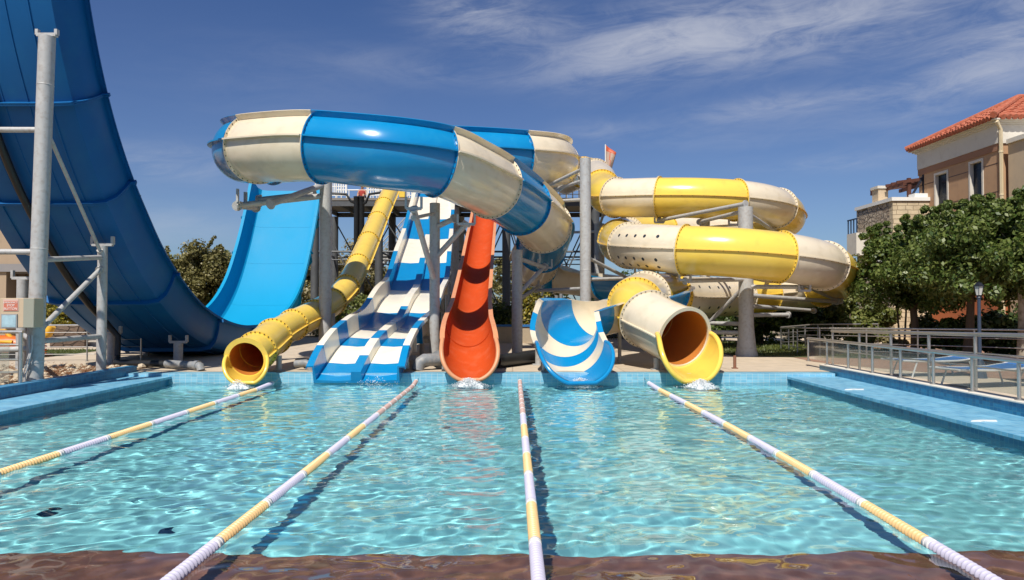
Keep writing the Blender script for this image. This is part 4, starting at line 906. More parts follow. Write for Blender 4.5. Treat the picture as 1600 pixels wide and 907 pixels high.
L.new(tr.outputs[0], m2.inputs[1]); L.new(df.outputs[0], m2.inputs[2]); L.new(fr.outputs[0], ms.inputs[0]); L.new(m2.outputs[0], ms.inputs[1]); L.new(gg.outputs[0], ms.inputs[2]); L.new(ms.outputs[0], N['Material Output'].inputs[0])
fence('glass_fence', 'low glass-panelled steel fence standing on the right pool wall', [(6.93, 17.3), (6.93, 7.0)], .85, .32, [], 11, pr=.026, top=.032, glass=gm)
fence('steel_railing', 'steel railing with thick top rail just behind the glass fence on the right', [(7.5, 17.3), (7.5, 6.6)], [1.02, 1.27], DZ, [.45, .68], 9, pr=.028, top=.036)
fence('steel_railing', 'far steel railing in front of the dark hedge on the right lawn', [(P(1220, 512, 24.5).x, 24.5), (P(1270, 507, 25).x, 25), (P(1372, 506, 25).x, 25)], [.90, .98, 1.0], DZ, [.3, .52, .74], 8)
fence('steel_railing', 'steel railing crossing the terracotta paving at the right, receding to the lawn', [(P(1220, 513, 24.3).x, 24.3), (P(1255, 515, 21).x, 21), (11.3, 17.8), (13.5, 14.6), (16, 12)], [.88, .98, 1.04, 1.1, 1.1], DZ, [.25, .5, .75], 13)
fence('steel_railing', 'long thin steel railing behind the half-pipe on the left', [(-24, 17.6), (-9.5, 18.9)], 1.12, DZ, [.2, .4, .6, .8], 12, pr=.02, rr=.008, top=.022)
fence('steel_railing', 'near steel railing at the left picture edge below the control box', [(-13.5, 12.1), (P(36, 520, 12.4).x, 12.4)], [1.17, 1.17], DZ, [.3, .52, .78], 4, pr=.035, rr=.018, top=.03)
m = MB(); m.bb((-13.4, 12.2, .35), (P(18, 500, 12.25).x, 12.212, .98)); o = m.build('glass_screen', gm, smooth=0); tag(o, 'hazy glass screen at the far left below the near railing', 'glass screen')
fence('bar_fence', 'dark metal bar fence between the blue cup and the yellow helix', [(P(862, 500, 31).x, 31), (P(1015, 500, 31).x, 31)], 1.35, DZ, [.12], 42, pr=.012, rr=.015, top=.02, mat=DSTEEL, cat='fence')
m = MB(); m.bb((P(500, 500, 28).x, 28, DZ), (P(868, 500, 28).x, 28.3, .82)); o = m.build('low_wall', mk('sandy_render', (.42, .34, .24), rough=.9, var=.2, scale=1.5, dirt=(.25, .2, .14), dirtamt=.6), smooth=0); tag(o, 'low sandy wall with a blue coping behind the slides', 'wall')
m = MB(); m.bb((P(500, 500, 28).x - .03, 27.96, .823), (P(868, 500, 28).x + .03, 28.34, .90)); m.build('coping', mk('blue_painted_coping', (.02, .14, .38), rough=.5), o, smooth=0)

# ---------------------------------------------------------------- trees
def leafmesh(name, clumps, per, size, mat, squash=.8, droop=0., narrow=.45, spread=.5, rng=RNG, up=.35):
    """clumps: array (n, 4) of centre and radius"""
    C_ = np.repeat(clumps[:, :3], per, 0); Rr = np.repeat(clumps[:, 3], per); n = len(C_)
    d = rng.normal(size=(n, 3)); d /= np.linalg.norm(d, axis=1)[:, None]; rad = rng.random(n) ** .45
    pos = C_ + d * (rad * Rr)[:, None] * np.array([1, 1, squash])
    nrm = d * .7 + rng.normal(size=(n, 3)) * spread + np.array([0, 0, up]); nrm /= np.linalg.norm(nrm, axis=1)[:, None]
    a = np.cross(nrm, rng.normal(size=(n, 3)) + np.array([0, 0, -droop])[None, :]); a /= np.linalg.norm(a, axis=1)[:, None]; b = np.cross(nrm, a)
    s = size * (.6 + .8 * rng.random(n))[:, None]
    v = np.stack([pos - b * s * .5, pos + a * s * narrow + nrm * s * .12, pos + b * s * .55, pos - a * s * narrow + nrm * s * .12], 1).reshape(-1, 3)
    me = bpy.data.meshes.new(name); me.vertices.add(n * 4); me.vertices.foreach_set('co', v.ravel()); me.loops.add(n * 4); me.loops.foreach_set('vertex_index', np.arange(n * 4)); me.polygons.add(n)
    me.polygons.foreach_set('loop_start', np.arange(n) * 4); me.polygons.foreach_set('loop_total', np.full(n, 4)); me.materials.append(mat); me.update(); me.validate(); return me
def crown_clumps(n, rx, ry, rz, cz, r0, r1, rng=RNG, hollow=.45, bumps=5, seedv=None):
    out = []; bd = rng.normal(size=(bumps, 3)); bd /= np.linalg.norm(bd, axis=1)[:, None]; ba = rng.uniform(.1, .4, bumps)
    while len(out) < n:
        d = rng.normal(size=3); d /= np.linalg.norm(d); f = hollow + (1 - hollow) * rng.random() ** .6; k = min(1.14, .78 + float((np.clip(bd @ d, 0, 1) ** 4 @ ba)))
        p = d * f * k
        if p[2] < -.75: continue
        out.append((p[0] * rx, p[1] * ry, cz + p[2] * rz, rng.uniform(r0, r1)))
    return np.array(out)
BARK = mk('grey_brown_bark', (.13, .09, .06), rough=.9, var=.35, scale=6, bump=.01, bscale=20); PALEB = mk('pale_plane_bark', (.38, .33, .25), rough=.85, var=.5, scale=4, dirt=(.12, .10, .07), dirtamt=.8)
PL = leafmat('plane_tree_leaves', (.05, .10, .015), (.20, .24, .06), .35); OL = leafmat('olive_green_leaves', (.12, .12, .035), (.32, .28, .11), .4); DG = leafmat('dark_hedge_leaves', (.03, .06, .01), (.10, .14, .03), .25)
MGR = leafmat('mid_green_leaves', (.07, .11, .018), (.24, .25, .07), .35); DRY = leafmat('dry_olive_leaves', (.20, .18, .08), (.42, .36, .20), .4); FLW = leafmat('yellow_flower_leaves', (.06, .09, .015), (.42, .33, .04))
def tree(name, lab, cat, loc, clumps, per, size, mat, trunk_r, trunk_h, bark=BARK, limbs=9, group=None, stems=None, **kw):
    loc = V((loc[0], loc[1], DZ)); t = thing(name, lab, cat, loc, group)
    o = bpy.data.objects.new('crown', leafmesh('crown', clumps, int(per * 1.3), size * .85, mat, **kw)); col.objects.link(o); o.parent = t
    m = MB(); lean = V((random.uniform(-.1, .1), random.uniform(-.1, .1), 0)) * trunk_h
    top = loc + V((0, 0, trunk_h)) + lean; mid = loc + V((0, 0, trunk_h * .5)) + lean * .3 + V((random.uniform(-.04, .04), 0, 0)) * trunk_h
    m.tube([loc - V((0, 0, .05)), loc + V((0, 0, .15)), mid, top], trunk_r, 12, rs=[trunk_r * 1.5, trunk_r * 1.15, trunk_r, trunk_r * .8])
    order = sorted(range(len(clumps)), key=lambda i: -clumps[i][3] * random.random())[:limbs]
    for i in order:
        e = (loc + V(clumps[i][:3])).lerp(top, .25); s_ = mid.lerp(top, random.uniform(.5, 1)); k = s_.lerp(e, .5) + V((random.uniform(-.1, .1), random.uniform(-.1, .1), random.uniform(0, .2))) * (e - s_).length
        m.tube([s_, s_.lerp(k, .5), k, e], .1, 7, rs=[trunk_r * .45, trunk_r * .28, trunk_r * .14, trunk_r * .05])
    m.build('trunk', bark, t); return t
def plane_clumps(n, rx, ry, rz, cz, rng):
    c = crown_clumps(n, rx, ry, rz, cz, .22, .50, rng=rng, hollow=.15, bumps=7)
    tops = []
    for _ in range(26):  # upright leafy shoots above the crown
        x, y = rng.uniform(-rx * .8, rx * .8), rng.uniform(-ry * .7, ry * .5); h0 = cz + rz * .75 * math.sqrt(max(0, 1 - (x / rx) ** 2))
        for k in range(5): tops.append((x + k * .04 * rng.normal(), y, h0 - .15 + k * .2, .2 - .03 * k))
    return np.vstack([c, np.array(tops)])
r1 = np.random.default_rng(5)
tree('plane_tree', 'broad leafy plane tree left of the lantern, in front of the stone building', 'tree', (P(1440, 500, 20.6).x - .2, 20.6), plane_clumps(150, 1.75, 1.5, 1.15, 2.3, r1), 150, .12, PL, .10, 1.7, BARK, 8, narrow=.30, droop=1.)
tree('plane_tree', 'plane tree with a dark trunk right behind the lantern post', 'tree', (P(1510, 500, 19).x, 19), plane_clumps(150, 1.6, 1.4, 1.2, 2.5, r1), 150, .12, PL, .10, 1.8, BARK, 8, narrow=.30, droop=1.)
tree('plane_tree', 'larger plane tree with a pale trunk at the right edge before the tan house', 'tree', (P(1577, 500, 17.3).x + .35, 17.3), plane_clumps(190, 2.2, 1.7, 1.2, 2.5, r1), 160, .12, PL, .15, 2.0, PALEB, 8, narrow=.30, droop=1.)
# slender twin stems
g = P(1409, 540, 21.5); t = thing('young_tree', 'young tree with two thin dark stems against the sunlit stone wall', 'tree', (g.x, 21.5, DZ))
for dx, tx in ((-.03, -.14), (.05, .16)):
    m = MB(); m.tube([(g.x + dx, 21.5, DZ), (g.x + dx + tx * .3, 21.5, .8), (g.x + tx, 21.5, 1.8)], .03, 8, rs=[.035, .03, .022]); m.build('stem', BARK, t)
cl = np.array([(g.x * 0 + x, 0, z, .16) for x, z in ((-.15, 1.65), (.16, 1.7), (0, 1.85), (.3, 1.6), (-.3, 1.8))]); o = bpy.data.objects.new('crown', leafmesh('crown', cl, 60, .2, PL, narrow=.12)); col.objects.link(o); o.parent = t
r2 = np.random.default_rng(9)
def bush(px, Y, wpx, ytop, mat, lab, name='shrub', cat='shrub', per=70, size=.12, group=None, n=40, depth=None, tree_=False, **kw):
    g = P(px, 500, Y); top = P(px, ytop, Y).z; rx = wpx * Y / F / 2; hgt = top - DZ; 
    if tree_: cl = crown_clumps(n, rx, depth or rx, hgt * .42, hgt * .56, rx * .16, rx * .36, rng=r2, hollow=.25, bumps=8)
    else: cl = crown_clumps(n, rx, depth or rx * .8, hgt * .5, hgt * .48, min(rx, hgt) * .18, min(rx, hgt) * .40, rng=r2, hollow=.2, bumps=8)
    return tree(name, lab, cat, (g.x, Y), cl, per, size, mat, .05 + .012 * hgt, hgt * .45, limbs=10, group=group, **kw)
G1 = 'trees beyond the half-pipe'
bush(222, 44, 95, 372, OL, 'olive tree leftmost beyond the half-pipe, a thin branch sticking up', 'olive_tree', 'tree', 120, .17, G1, 70, tree_=True)
bush(262, 46, 85, 392, MGR, 'green bushy tree low between two taller olive trees beyond the half-pipe', 'bushy_tree', 'tree', 110, .17, G1, 55, tree_=True)
bush(304, 42, 100, 368, OL, 'tallest olive tree in the gap of the half-pipe', 'olive_tree', 'tree', 150, .16, G1, 85, tree_=True)
bush(350, 44, 85, 384, MGR, 'green tree next to the far arm of the half-pipe', 'bushy_tree', 'tree', 120, .17, G1, 65, tree_=True)
bush(398, 43, 90, 400, OL, 'olive tree mostly hidden behind the far arm of the half-pipe', 'olive_tree', 'tree', 90, .18, G1, 50, tree_=True)
# wispy shoots of the tall one
cl = []
for x0_, z0_, dx, dz in ((.1, 4.1, 1.0, 1.5), (-1.3, 3.8, -.35, 1.2), (1.3, 3.8, .15, 1.3), (-.3, 4.2, .1, 1.0)):
    for k in range(30): cl.append((x0_ + dx * k / 29 + random.uniform(-.06, .06), 0, z0_ + dz * k / 29, .17 - .003 * k))
cl = np.array(cl); gx = P(304, 500, 42).x; o = bpy.data.objects.new('leafy_shoots', leafmesh('leafy_shoots', cl - np.array([0, 0, DZ, 0]), 11, .13, OL)); col.objects.link(o); o.parent = [q for q in bpy.data.objects if q.get('label') == 'tallest olive tree in the gap of the half-pipe'][0]
G2 = 'pale olive trees behind the tower'
for i, (px, yt_, wd, mt, lab) in enumerate([(522, 388, 70, DRY, 'pale dry olive tree just right of the tall grey pole under the spiral'), (556, 372, 80, DRY, 'tallest pale dry tree seen through the left bays of the tower'), (598, 398, 70, OL, 'olive tree behind the white stairs of the tower'), (650, 405, 70, DRY, 'pale tree hidden behind the upper twin slide'),
                                    (700, 400, 60, OL, 'olive tree between the twin slide and the orange slide'), (735, 380, 60, DRY, 'dry pale tree left of the top of the orange slide'), (800, 385, 70, OL, 'olive tree right of the orange slide'), (850, 420, 60, MGR, 'green tree behind the short grey pole'), (468, 400, 60, OL, 'olive tree behind the upper far arm of the half-pipe')]):
    bush(px, 49 + (i % 3), wd * 1.25, yt_, mt, lab, 'olive_tree', 'tree', 90, .2, G2, 50, tree_=True)
G3 = 'hedge shrubs around the slides'
for px, Y, wd, yt_, mt, lab in [(1190, 27, 70, 468, DG, 'dark shrub right behind the massive grey pole'), (1235, 27.5, 80, 462, DG, 'dark shrub behind the end of the far right railing'), (1282, 27, 80, 458, DG, 'dark shrub in the middle of the right hedge'), (1325, 26, 75, 452, MGR, 'lighter green shrub under the right end of the yellow helix'),
                            (1362, 25.5, 70, 466, MGR, 'green shrub at the foot of the stone building'), (1120, 29, 90, 478, DG, 'dark shrub seen behind the yellow scoop'), (1060, 30, 90, 470, DG, 'dark shrub behind the cream mouth of the helix'), (1010, 33, 80, 412, DG, 'tall dark tree behind the helix tubes'),
                            (955, 33, 80, 478, DG, 'dark shrub behind the bar fence'), (895, 33, 80, 470, DG, 'dark shrub behind the blue cup'), (838, 31, 80, 440, FLW, 'green shrub with yellow blossom right of the short grey pole'), (775, 32, 80, 470, DG, 'dark shrub between the orange slide and short grey pole'),
                            (700, 33, 80, 475, DG, 'dark shrub left of the orange slide'), (620, 33, 90, 470, MGR, 'green shrub behind the twin slide'), (560, 32, 80, 455, MGR, 'green shrub behind the straight yellow tube'), (500, 34, 90, 470, OL, 'olive coloured shrub behind the thick grey middle pole'),
                            (430, 38, 110, 470, MGR, 'green shrub under the far arm of the half-pipe'), (1455, 22.5, 60, 492, DG, 'dark shrub in front of the sunlit stone wall'), (1500, 20, 90, 492, DG, 'dark shrub left of the lantern post'), (1560, 20.5, 90, 480, DG, 'dark shrub behind the pale plane trunk'),
                            (1620, 20.5, 110, 470, DG, 'dark shrub at the right picture edge'), (1345, 33, 120, 430, DG, 'dark tree left of the stone building'), (1250, 36, 150, 445, DG, 'dark tree far behind the helix on the right'), (1150, 38, 150, 440, DG, 'dark tree far behind the massive grey pole')]:
    bush(px, Y, wd * 1.15, yt_, mt, lab, per=80, size=.13, group=G3, n=42)
bush(98, 29, 85, 442, FLW, 'shrub full of yellow blossom left of the half-pipe', per=120, size=.12, n=50, group=G3)
bush(150, 33, 110, 455, DG, 'dark shrub behind the underside of the half-pipe', per=80, n=45, group=G3); bush(240, 36, 120, 480, MGR, 'green shrub seen under the half-pipe', per=80, n=45, group=G3)
bush(1395, 23.5, 40, 528, DRY, 'low pale plant at the foot of the young tree', per=60, size=.16, n=14, group=G3); bush(1345, 22.5, 46, 520, MGR, 'low spiky plant behind the far railing', per=60, size=.18, n=16, group=G3)

# ---------------------------------------------------------------- buildings on the right
TAN = mk('tan_render', (.47, .29, .165), rough=.9, var=.08, scale=1.2, dirt=(.33, .2, .12), dirtamt=.5); WR = mk('off_white_render', (.66, .62, .54), rough=.9, var=.06, scale=1.5, dirt=(.5, .45, .38), dirtamt=.5); CR = mk('cream_render', (.55, .43, .29), rough=.9, var=.06, scale=1.2, dirt=(.42, .34, .25), dirtamt=.5)
TER = mk('terracotta_render', (.42, .13, .05), rough=.9, var=.15, scale=1.2)
def stonemat(name, c1, c2, mort):
    m = bpy.data.materials.new(name); nt, N, L = nodes_of(m); b = N['Principled BSDF']; tc = N.new('ShaderNodeTexCoord')
    mp = N.new('ShaderNodeMapping'); mp.inputs['Scale'].default_value = (2.6, 2.6, 5.2); L.new(tc.outputs['Object'], mp.inputs[0])
    v1 = N.new('ShaderNodeTexVoronoi'); v1.feature = 'DISTANCE_TO_EDGE'; v1.inputs['Randomness'].default_value = .85; v2 = N.new('ShaderNodeTexVoronoi'); v2.inputs['Randomness'].default_value = .85
    for q in (v1, v2): L.new(mp.outputs[0], q.inputs['Vector']); q.inputs['Scale'].default_value = 1
    sx = N.new('ShaderNodeSeparateColor'); L.new(v2.outputs['Color'], sx.inputs[0]); a = N.new('ShaderNodeMix'); a.data_type = 'RGBA'; a.inputs[6].default_value = (*c1, 1); a.inputs[7].default_value = (*c2, 1); L.new(sx.outputs[0], a.inputs[0])
    rg = N.new('ShaderNodeMapRange'); rg.inputs[2].default_value = .06; L.new(v1.outputs['Distance'], rg.inputs[0]); c = N.new('ShaderNodeMix'); c.data_type = 'RGBA'; c.inputs[6].default_value = (*mort, 1); L.new(rg.outputs[0], c.inputs[0]); L.new(a.outputs[2], c.inputs[7]); L.new(c.outputs[2], b.inputs['Base Color'])
    nz = N.new('ShaderNodeTexNoise'); nz.inputs['Scale'].default_value = 9; L.new(tc.outputs['Object'], nz.inputs['Vector']); ad = N.new('ShaderNodeMath'); ad.operation = 'MULTIPLY_ADD'; L.new(nz.outputs['Fac'], ad.inputs[0]); ad.inputs[1].default_value = .8; L.new(rg.outputs[0], ad.inputs[2])
    bp = N.new('ShaderNodeBump'); bp.inputs['Distance'].default_value = .06; L.new(ad.outputs[0], bp.inputs['Height']); L.new(bp.outputs[0], b.inputs['Normal']); b.inputs['Roughness'].default_value = .9; return m
STN = stonemat('rough_rubble_stone', (.34, .27, .20), (.52, .44, .33), (.16, .12, .09)); STD = stonemat('dark_brown_stone', (.10, .065, .045), (.17, .12, .085), (.05, .035, .025))
PANE = mk('dark_window_glass', (.012, .018, .028), rough=.25, spec=.25)
def facade(parent, axis, c, u0, u1, z0, z1, holes, th, mat, frame=WR, fw=.09, inset=.14, name='wall'):
    """wall on plane axis=c, thickness th behind it, window holes (u0,u1,z0,z1) with frame, pane and sill"""
    us = sorted({u0, u1, *[h[0] for h in holes], *[h[1] for h in holes]}); m = MB()
    def bb(mb, ua, ub, za, zb, da, db):
        if axis == 'x': mb.bb((c + da, ua, za), (c + db, ub, zb))
        else: mb.bb((ua, c + da, za), (ub, c + db, zb))
    for ua, ub in zip(us, us[1:]):
        zs = [z0]
        for h in sorted(holes, key=lambda h: h[2]):
            if h[0] <= ua and ub <= h[1]: zs += [h[2], h[3]]
        zs.append(z1)
        for k in range(0, len(zs), 2): bb(m, ua, ub, zs[k], zs[k + 1], 0, th)
    w_ = m.build(name, mat, parent, smooth=0)
    for h in holes:
        m = MB(); a, b, p, q = h
        bb(m, a + .002, a + fw, p + .002, q - .002, -.02, inset); bb(m, b - fw, b - .002, p + .002, q - .002, -.02, inset); bb(m, a + fw, b - fw, q - fw, q - .002, -.02, inset); bb(m, a + fw, b - fw, p + .002, p + fw, -.02, inset)
        f = m.build('window', frame, parent, smooth=0)
        m = MB(); bb(m, a + fw + .002, b - fw - .002, p + fw + .002, q - fw - .002, inset * .75, inset * .75 + .02); m.build('pane', PANE, f, smooth=0)
    return w_
hs_ = thing('house', 'tan rendered house with a red tiled roof and two tall windows, upper right', 'house', (18, 26, DZ))
HX = 15.9
facade(hs_, 'x', HX, 24, 28.7, 3.0, 6.93, [(26.75, 27.65, 5.0, 6.6), (24.75, 25.55, 4.7, 6.62)], .3, TAN)
m = MB(); m.bb((HX + .302, 24.0, .2), (HX + 7, 28.7, 6.9)); m.build('wall', TAN, hs_, smooth=0)
m = MB(); m.bb((HX - .0, 24.0, .2), (HX + .3, 28.7, 2.99)); m.build('lower_wall', TER, hs_, smooth=0)
m = MB(); m.bb((HX - .05, 23.95, 6.935), (HX + 7, 28.73, 7.55)); m.build('frieze', WR, hs_, smooth=0)
m = MB()
for k, (o_, za, zb) in enumerate(((.10, 7.553, 7.60), (.17, 7.603, 7.66), (.27, 7.663, 7.71))): m.bb((HX - o_, 24 - o_, za), (HX + 7, 28.7 + o_, zb))
m.build('cornice', WR, hs_, smooth=0)
m = MB()  # raised render bands
for za, zb in ((6.50 + .2, 6.93), ): m.bb((HX - .03, 23.97, za), (HX - .002, 28.72, zb))
m.build('upper_band', mk('brown_render', (.33, .17, .10), rough=.9, var=.1), hs_, smooth=0)
m = MB()
for z_ in (6.28, 5.35, 4.42, 3.5):
    for ya, yb in ((24.02, 24.74), (25.56, 26.74), (27.66, 28.68)): m.bb((HX - .004, ya, z_), (HX - .001, yb, z_ + .03))
m.build('groove', mk('dark_joint', (.12, .07, .04)), hs_, smooth=0)
# tiled hip roof
RT = mk('red_roof_tile', (.38, .10, .05), rough=.85, var=.35, scale=5, dirt=(.55, .28, .18), dirtamt=.6)
ex0, ex1, ey0, ey1, ze = HX - .30, HX + 7.2, 23.72, 28.98, 7.72; rz_ = 9.05; ry = (ey0 + ey1) / 2; ra, rb = ex0 + 2.63, ex1 - 2.63
m = MB(); m.add([(ex0, ey0, ze), (ex1, ey0, ze), (ex1, ey1, ze), (ex0, ey1, ze), (ra, ry, rz_), (rb, ry, rz_)], [(0, 1, 5, 4), (1, 2, 5), (2, 3, 4, 5), (3, 0, 4), (3, 2, 1, 0)]); rf = m.build('roof', RT, hs_, smooth=0)
m = MB()
def tiles(a, b, c, n):  # eave a->b, apex segment c (tuple of two points), barrel tiles as half tubes following the slope
    a, b = V(a), V(b)
    for k in range(n):
        f = (k + .5) / n; s_ = a.lerp(b, f)
        if c[0] == c[1]:
            g_ = 1 - abs(2 * f - 1); e = V((c[0][0], c[0][1], c[0][2])); mid_ = a.lerp(b, .5); e = s_ + (e - mid_) * g_
        else:
            l = (b - a).length; d0 = 2.63; x = f * l; g_ = min(1, x / d0, (l - x) / d0); rise = (V(c[0]) - (a + (b - a).normalized() * d0)); e = s_ + rise * g_
        if (e - s_).length < .15: continue
        out_ = (s_ - e).normalized() * .06; nseg = max(1, int((e - s_).length / .38))
        for q in range(nseg):
            p0 = s_.lerp(e, q / nseg) + (out_ if q == 0 else V((0, 0, 0))); p1 = s_.lerp(e, (q + 1.12) / nseg) if q < nseg - 1 else e
            m.tube([p0 + V((0, 0, .035)), p1 + V((0, 0, .01))], .085, 8, rs=[.09, .072])
tiles((ex0, ey1, ze), (ex0, ey0, ze), ((ra, ry, rz_), (ra, ry, rz_)), 31); tiles((ex0, ey0, ze), (ex1, ey0, ze), ((ra, ry, rz_), (rb, ry, rz_)), 40)
m.build('tiles', RT, rf)
m = MB(); m.tube([(ex0 - .05, ey0 - .05, ze + .08), (ra, ry, rz_ + .08), (rb, ry, rz_ + .08)], .11, 10); m.tube([(ex0 - .05, ey1, ze + .08), (ra, ry, rz_ + .08)], .11, 10); m.build('ridge_tiles', RT, rf)
m = MB(); m.tube([(HX - .22, 23.72, 7.6), (HX - .02, 23.83, 7.35), (HX - .02, 23.83, .3)], .06, 12)
for z_ in (6.6, 5.2, 3.8): m.lathe([(.072, z_), (.072, z_ + .05)], (HX - .02, 23.83, 0), 12)
m.build('drainpipe', mk('cream_metal_pipe', (.66, .55, .36), rough=.4), hs_)
m = MB(); m.bb((HX + .16, 16.5, .2), (HX + 7, 23.75, 6.85)); wg = m.build('side_wing', CR, hs_, smooth=0); m = MB(); m.bb((HX + .08, 16.4, 6.853), (HX + 7, 23.72, 7.0)); m.build('cap', WR, wg, smooth=0)
# stone building
sb = thing('stone_building', 'rough stone building with a white roof edge, between the helix and the tan house', 'building', (15.2, 30, DZ))
SX = 14.5
facade(sb, 'x', SX, 28.25, 30.95, .2, 5.62, [(28.75, 29.15, 3.35, 4.2)], .3, STN, WHITE, .07)
m = MB(); m.bb((SX + .302, 28.252, .2), (SX + 3.2, 30.95, 5.61)); m.build('wall', STN, sb, smooth=0)
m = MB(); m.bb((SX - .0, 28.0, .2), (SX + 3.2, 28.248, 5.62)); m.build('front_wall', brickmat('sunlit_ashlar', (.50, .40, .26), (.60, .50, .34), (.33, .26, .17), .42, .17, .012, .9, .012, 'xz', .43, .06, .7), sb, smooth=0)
m = MB(); m.bb((SX - .06, 27.94, 5.623), (SX + 3.2, 31.0, 5.76)); m.build('cap', WHITE, sb, smooth=0)
m = MB(); m.bb((SX - .42, 30.1, 3.7), (SX - .003, 30.95, 4.62)); m.build('balcony', WR, sb, smooth=0)
m = MB()
for y in (30.13, 30.4, 30.65, 30.9): m.bar((SX - .38, y, 4.63), (SX - .38, y, 5.2), .04)
m.bar((SX - .38, 30.1, 5.2), (SX - .38, 30.95, 5.2), .05); m.build('balcony_rail', mk('navy_painted_metal', (.02, .04, .08)), sb, smooth=0)
m = MB(); m.bb((SX + .25, 29.6, 5.763), (SX + .65, 30.1, 6.35)); ch = m.build('chimney', CR, sb, smooth=0); m = MB(); m.bb((SX + .2, 29.55, 6.353), (SX + .7, 30.15, 6.46)); m.build('cap', WR, ch, smooth=0)
m = MB(); m.bb((SX + .9, 28.1, 5.763), (SX + 1.5, 28.7, 5.93)); m.build('parapet_block', WHITE, sb, smooth=0)
pg = thing('pergola', 'dark timber pergola with a blue and black rail on the roof of the stone building', 'pergola', (16.1, 29.3, 5.76)); PW = mk('dark_brown_timber', (.09, .03, .018), rough=.6, var=.2, scale=6); NV = mk('black_blue_timber', (.012, .016, .03), rough=.5)
for x, y, z_, mt in ((15.45, 28.6, 6.6, PW), (15.95, 28.4, 6.95, NV), (16.35, 28.4, 7.08, NV), (15.4, 30.7, 6.4, PW)):
    m = MB(); m.bb((x - .06, y - .06, 5.763), (x + .06, y + .06, z_)); m.build('post', mt, pg, smooth=0)
for k in range(6):
    y = 28.55 + k * .42; m = MB(); m.bar((14.95, y, 6.42), (16.6, y - .1, 6.62), .06, .12); m.build('rafter', PW, pg, smooth=0)
m = MB(); m.bar((15.1, 28.3, 6.33), (15.1, 30.9, 6.33), .08, .14); m.build('beam', PW, pg, smooth=0); m = MB(); m.bar((16.3, 28.3, 6.45), (16.3, 30.9, 6.45), .08, .14); m.build('beam', PW, pg, smooth=0)
for z_ in (6.15, 6.35, 6.75, 6.9): m = MB(); m.bar((15.95, 28.4, z_), (17.3, 28.4, z_ + .05), .05); m.build('rail', NV, pg, smooth=0)
m = MB(); m.bar((15.45, 28.45, 5.85), (15.95, 28.4, 6.7), .07); m.build('brace', NV, pg, smooth=0)

# ---------------------------------------------------------------- left building and yard
LBY = 30; xr = P(83, 450, LBY).x
lb = thing('porch_building', 'beige rendered building with a shaded stone porch at the far left', 'building', (xr - 6, LBY + 3, DZ))
BEI = mk('beige_render', (.36, .27, .185), rough=.9, var=.08, scale=.8, dirt=(.28, .21, .15), dirtamt=.5)
zc = P(80, 425, LBY).z; m = MB(); m.bb((xr - 16, LBY, zc + .32), (xr, LBY + 7, 7.2)); m.build('upper_wall', BEI, lb, smooth=0)
m = MB(); m.bb((xr - 16.05, LBY - .08, zc), (xr + .08, LBY + 7, zc + .317)); m.build('cornice', mk('grey_render_band', (.24, .23, .23), rough=.9), lb, smooth=0)
for pa_, pb_ in ((57, 83), (-30, 9)): m = MB(); m.bb((P(pa_, 450, LBY).x, LBY + .02, DZ), (P(pb_, 450, LBY).x if pb_ != 83 else xr, LBY + .62, zc - .003)); m.build('pillar', BEI, lb, smooth=0)
m = MB(); m.bb((xr - 16, LBY + 2.2, DZ), (xr - .01, LBY + 2.5, zc - .003)); m.build('stone_wall', STD, lb, smooth=0)
m = MB(); m.bb((xr - .3, LBY + .65, DZ), (xr - .02, LBY + 2.19, zc - .003)); m.build('side_wall', BEI, lb, smooth=0)
def lantern(mb, c, w_, h_, mi=0):
    c = V(c); mb.lathe([(w_ * .32, 0), (w_ * .30, h_ * .05), (w_ * .5, h_ * .62)], c, 6, mi=1); mb.lathe([(w_ * .62, h_ * .62), (w_ * .58, h_ * .68), (w_ * .28, h_ * .9), (w_ * .06, h_ * .93), (w_ * .05, h_)], c, 6, mi=0); mb.lathe([(w_ * .2, -h_ * .1), (w_ * .36, 0)], c, 6, mi=0)
    for k in range(6): a = 2 * PI * (k + .0) / 6; mb.bar(c + V((w_ * .33 * math.cos(a), w_ * .33 * math.sin(a), 0)), c + V((w_ * .53 * math.cos(a), w_ * .53 * math.sin(a), h_ * .63)), w_ * .05, mi=0)
BLKM = mk('black_lamp_metal', (.015, .018, .025), rough=.4, metal=.4); LGL = mk('frosted_lamp_glass', (.45, .45, .42), rough=.15)
q = P(15, 470, LBY + 2.1); m = MB(); lantern(m, (q.x, LBY + 2.0, q.z), .34, .62); m.bar((q.x, LBY + 2.19, q.z + .5), (q.x, LBY + 2.0, q.z + .62), .03, mi=0); o = m.build('wall_lantern', [BLKM, LGL]); tag(o, 'black lantern hanging on the dark stone porch wall at far left', 'lantern')
lx = P(1530, 500, 14.4).x; st_ = thing('street_lamp', 'dark lantern post standing under the plane trees on the right', 'lamp', (lx, 14.4, DZ)); m = MB(); m.lathe([(.13, DZ), (.12, DZ + .05), (.09, DZ + .28), (.05, DZ + .36), (.035, DZ + .5), (.03, 1.75), (.045, 1.77), (.03, 1.8)], (lx, 14.4, 0), 12)
m.build('pole', mk('navy_lamp_post', (.03, .045, .075), rough=.4), st_); m = MB(); lantern(m, (lx, 14.4, 1.82), .17, .27); m.build('lantern', [BLKM, LGL], st_)
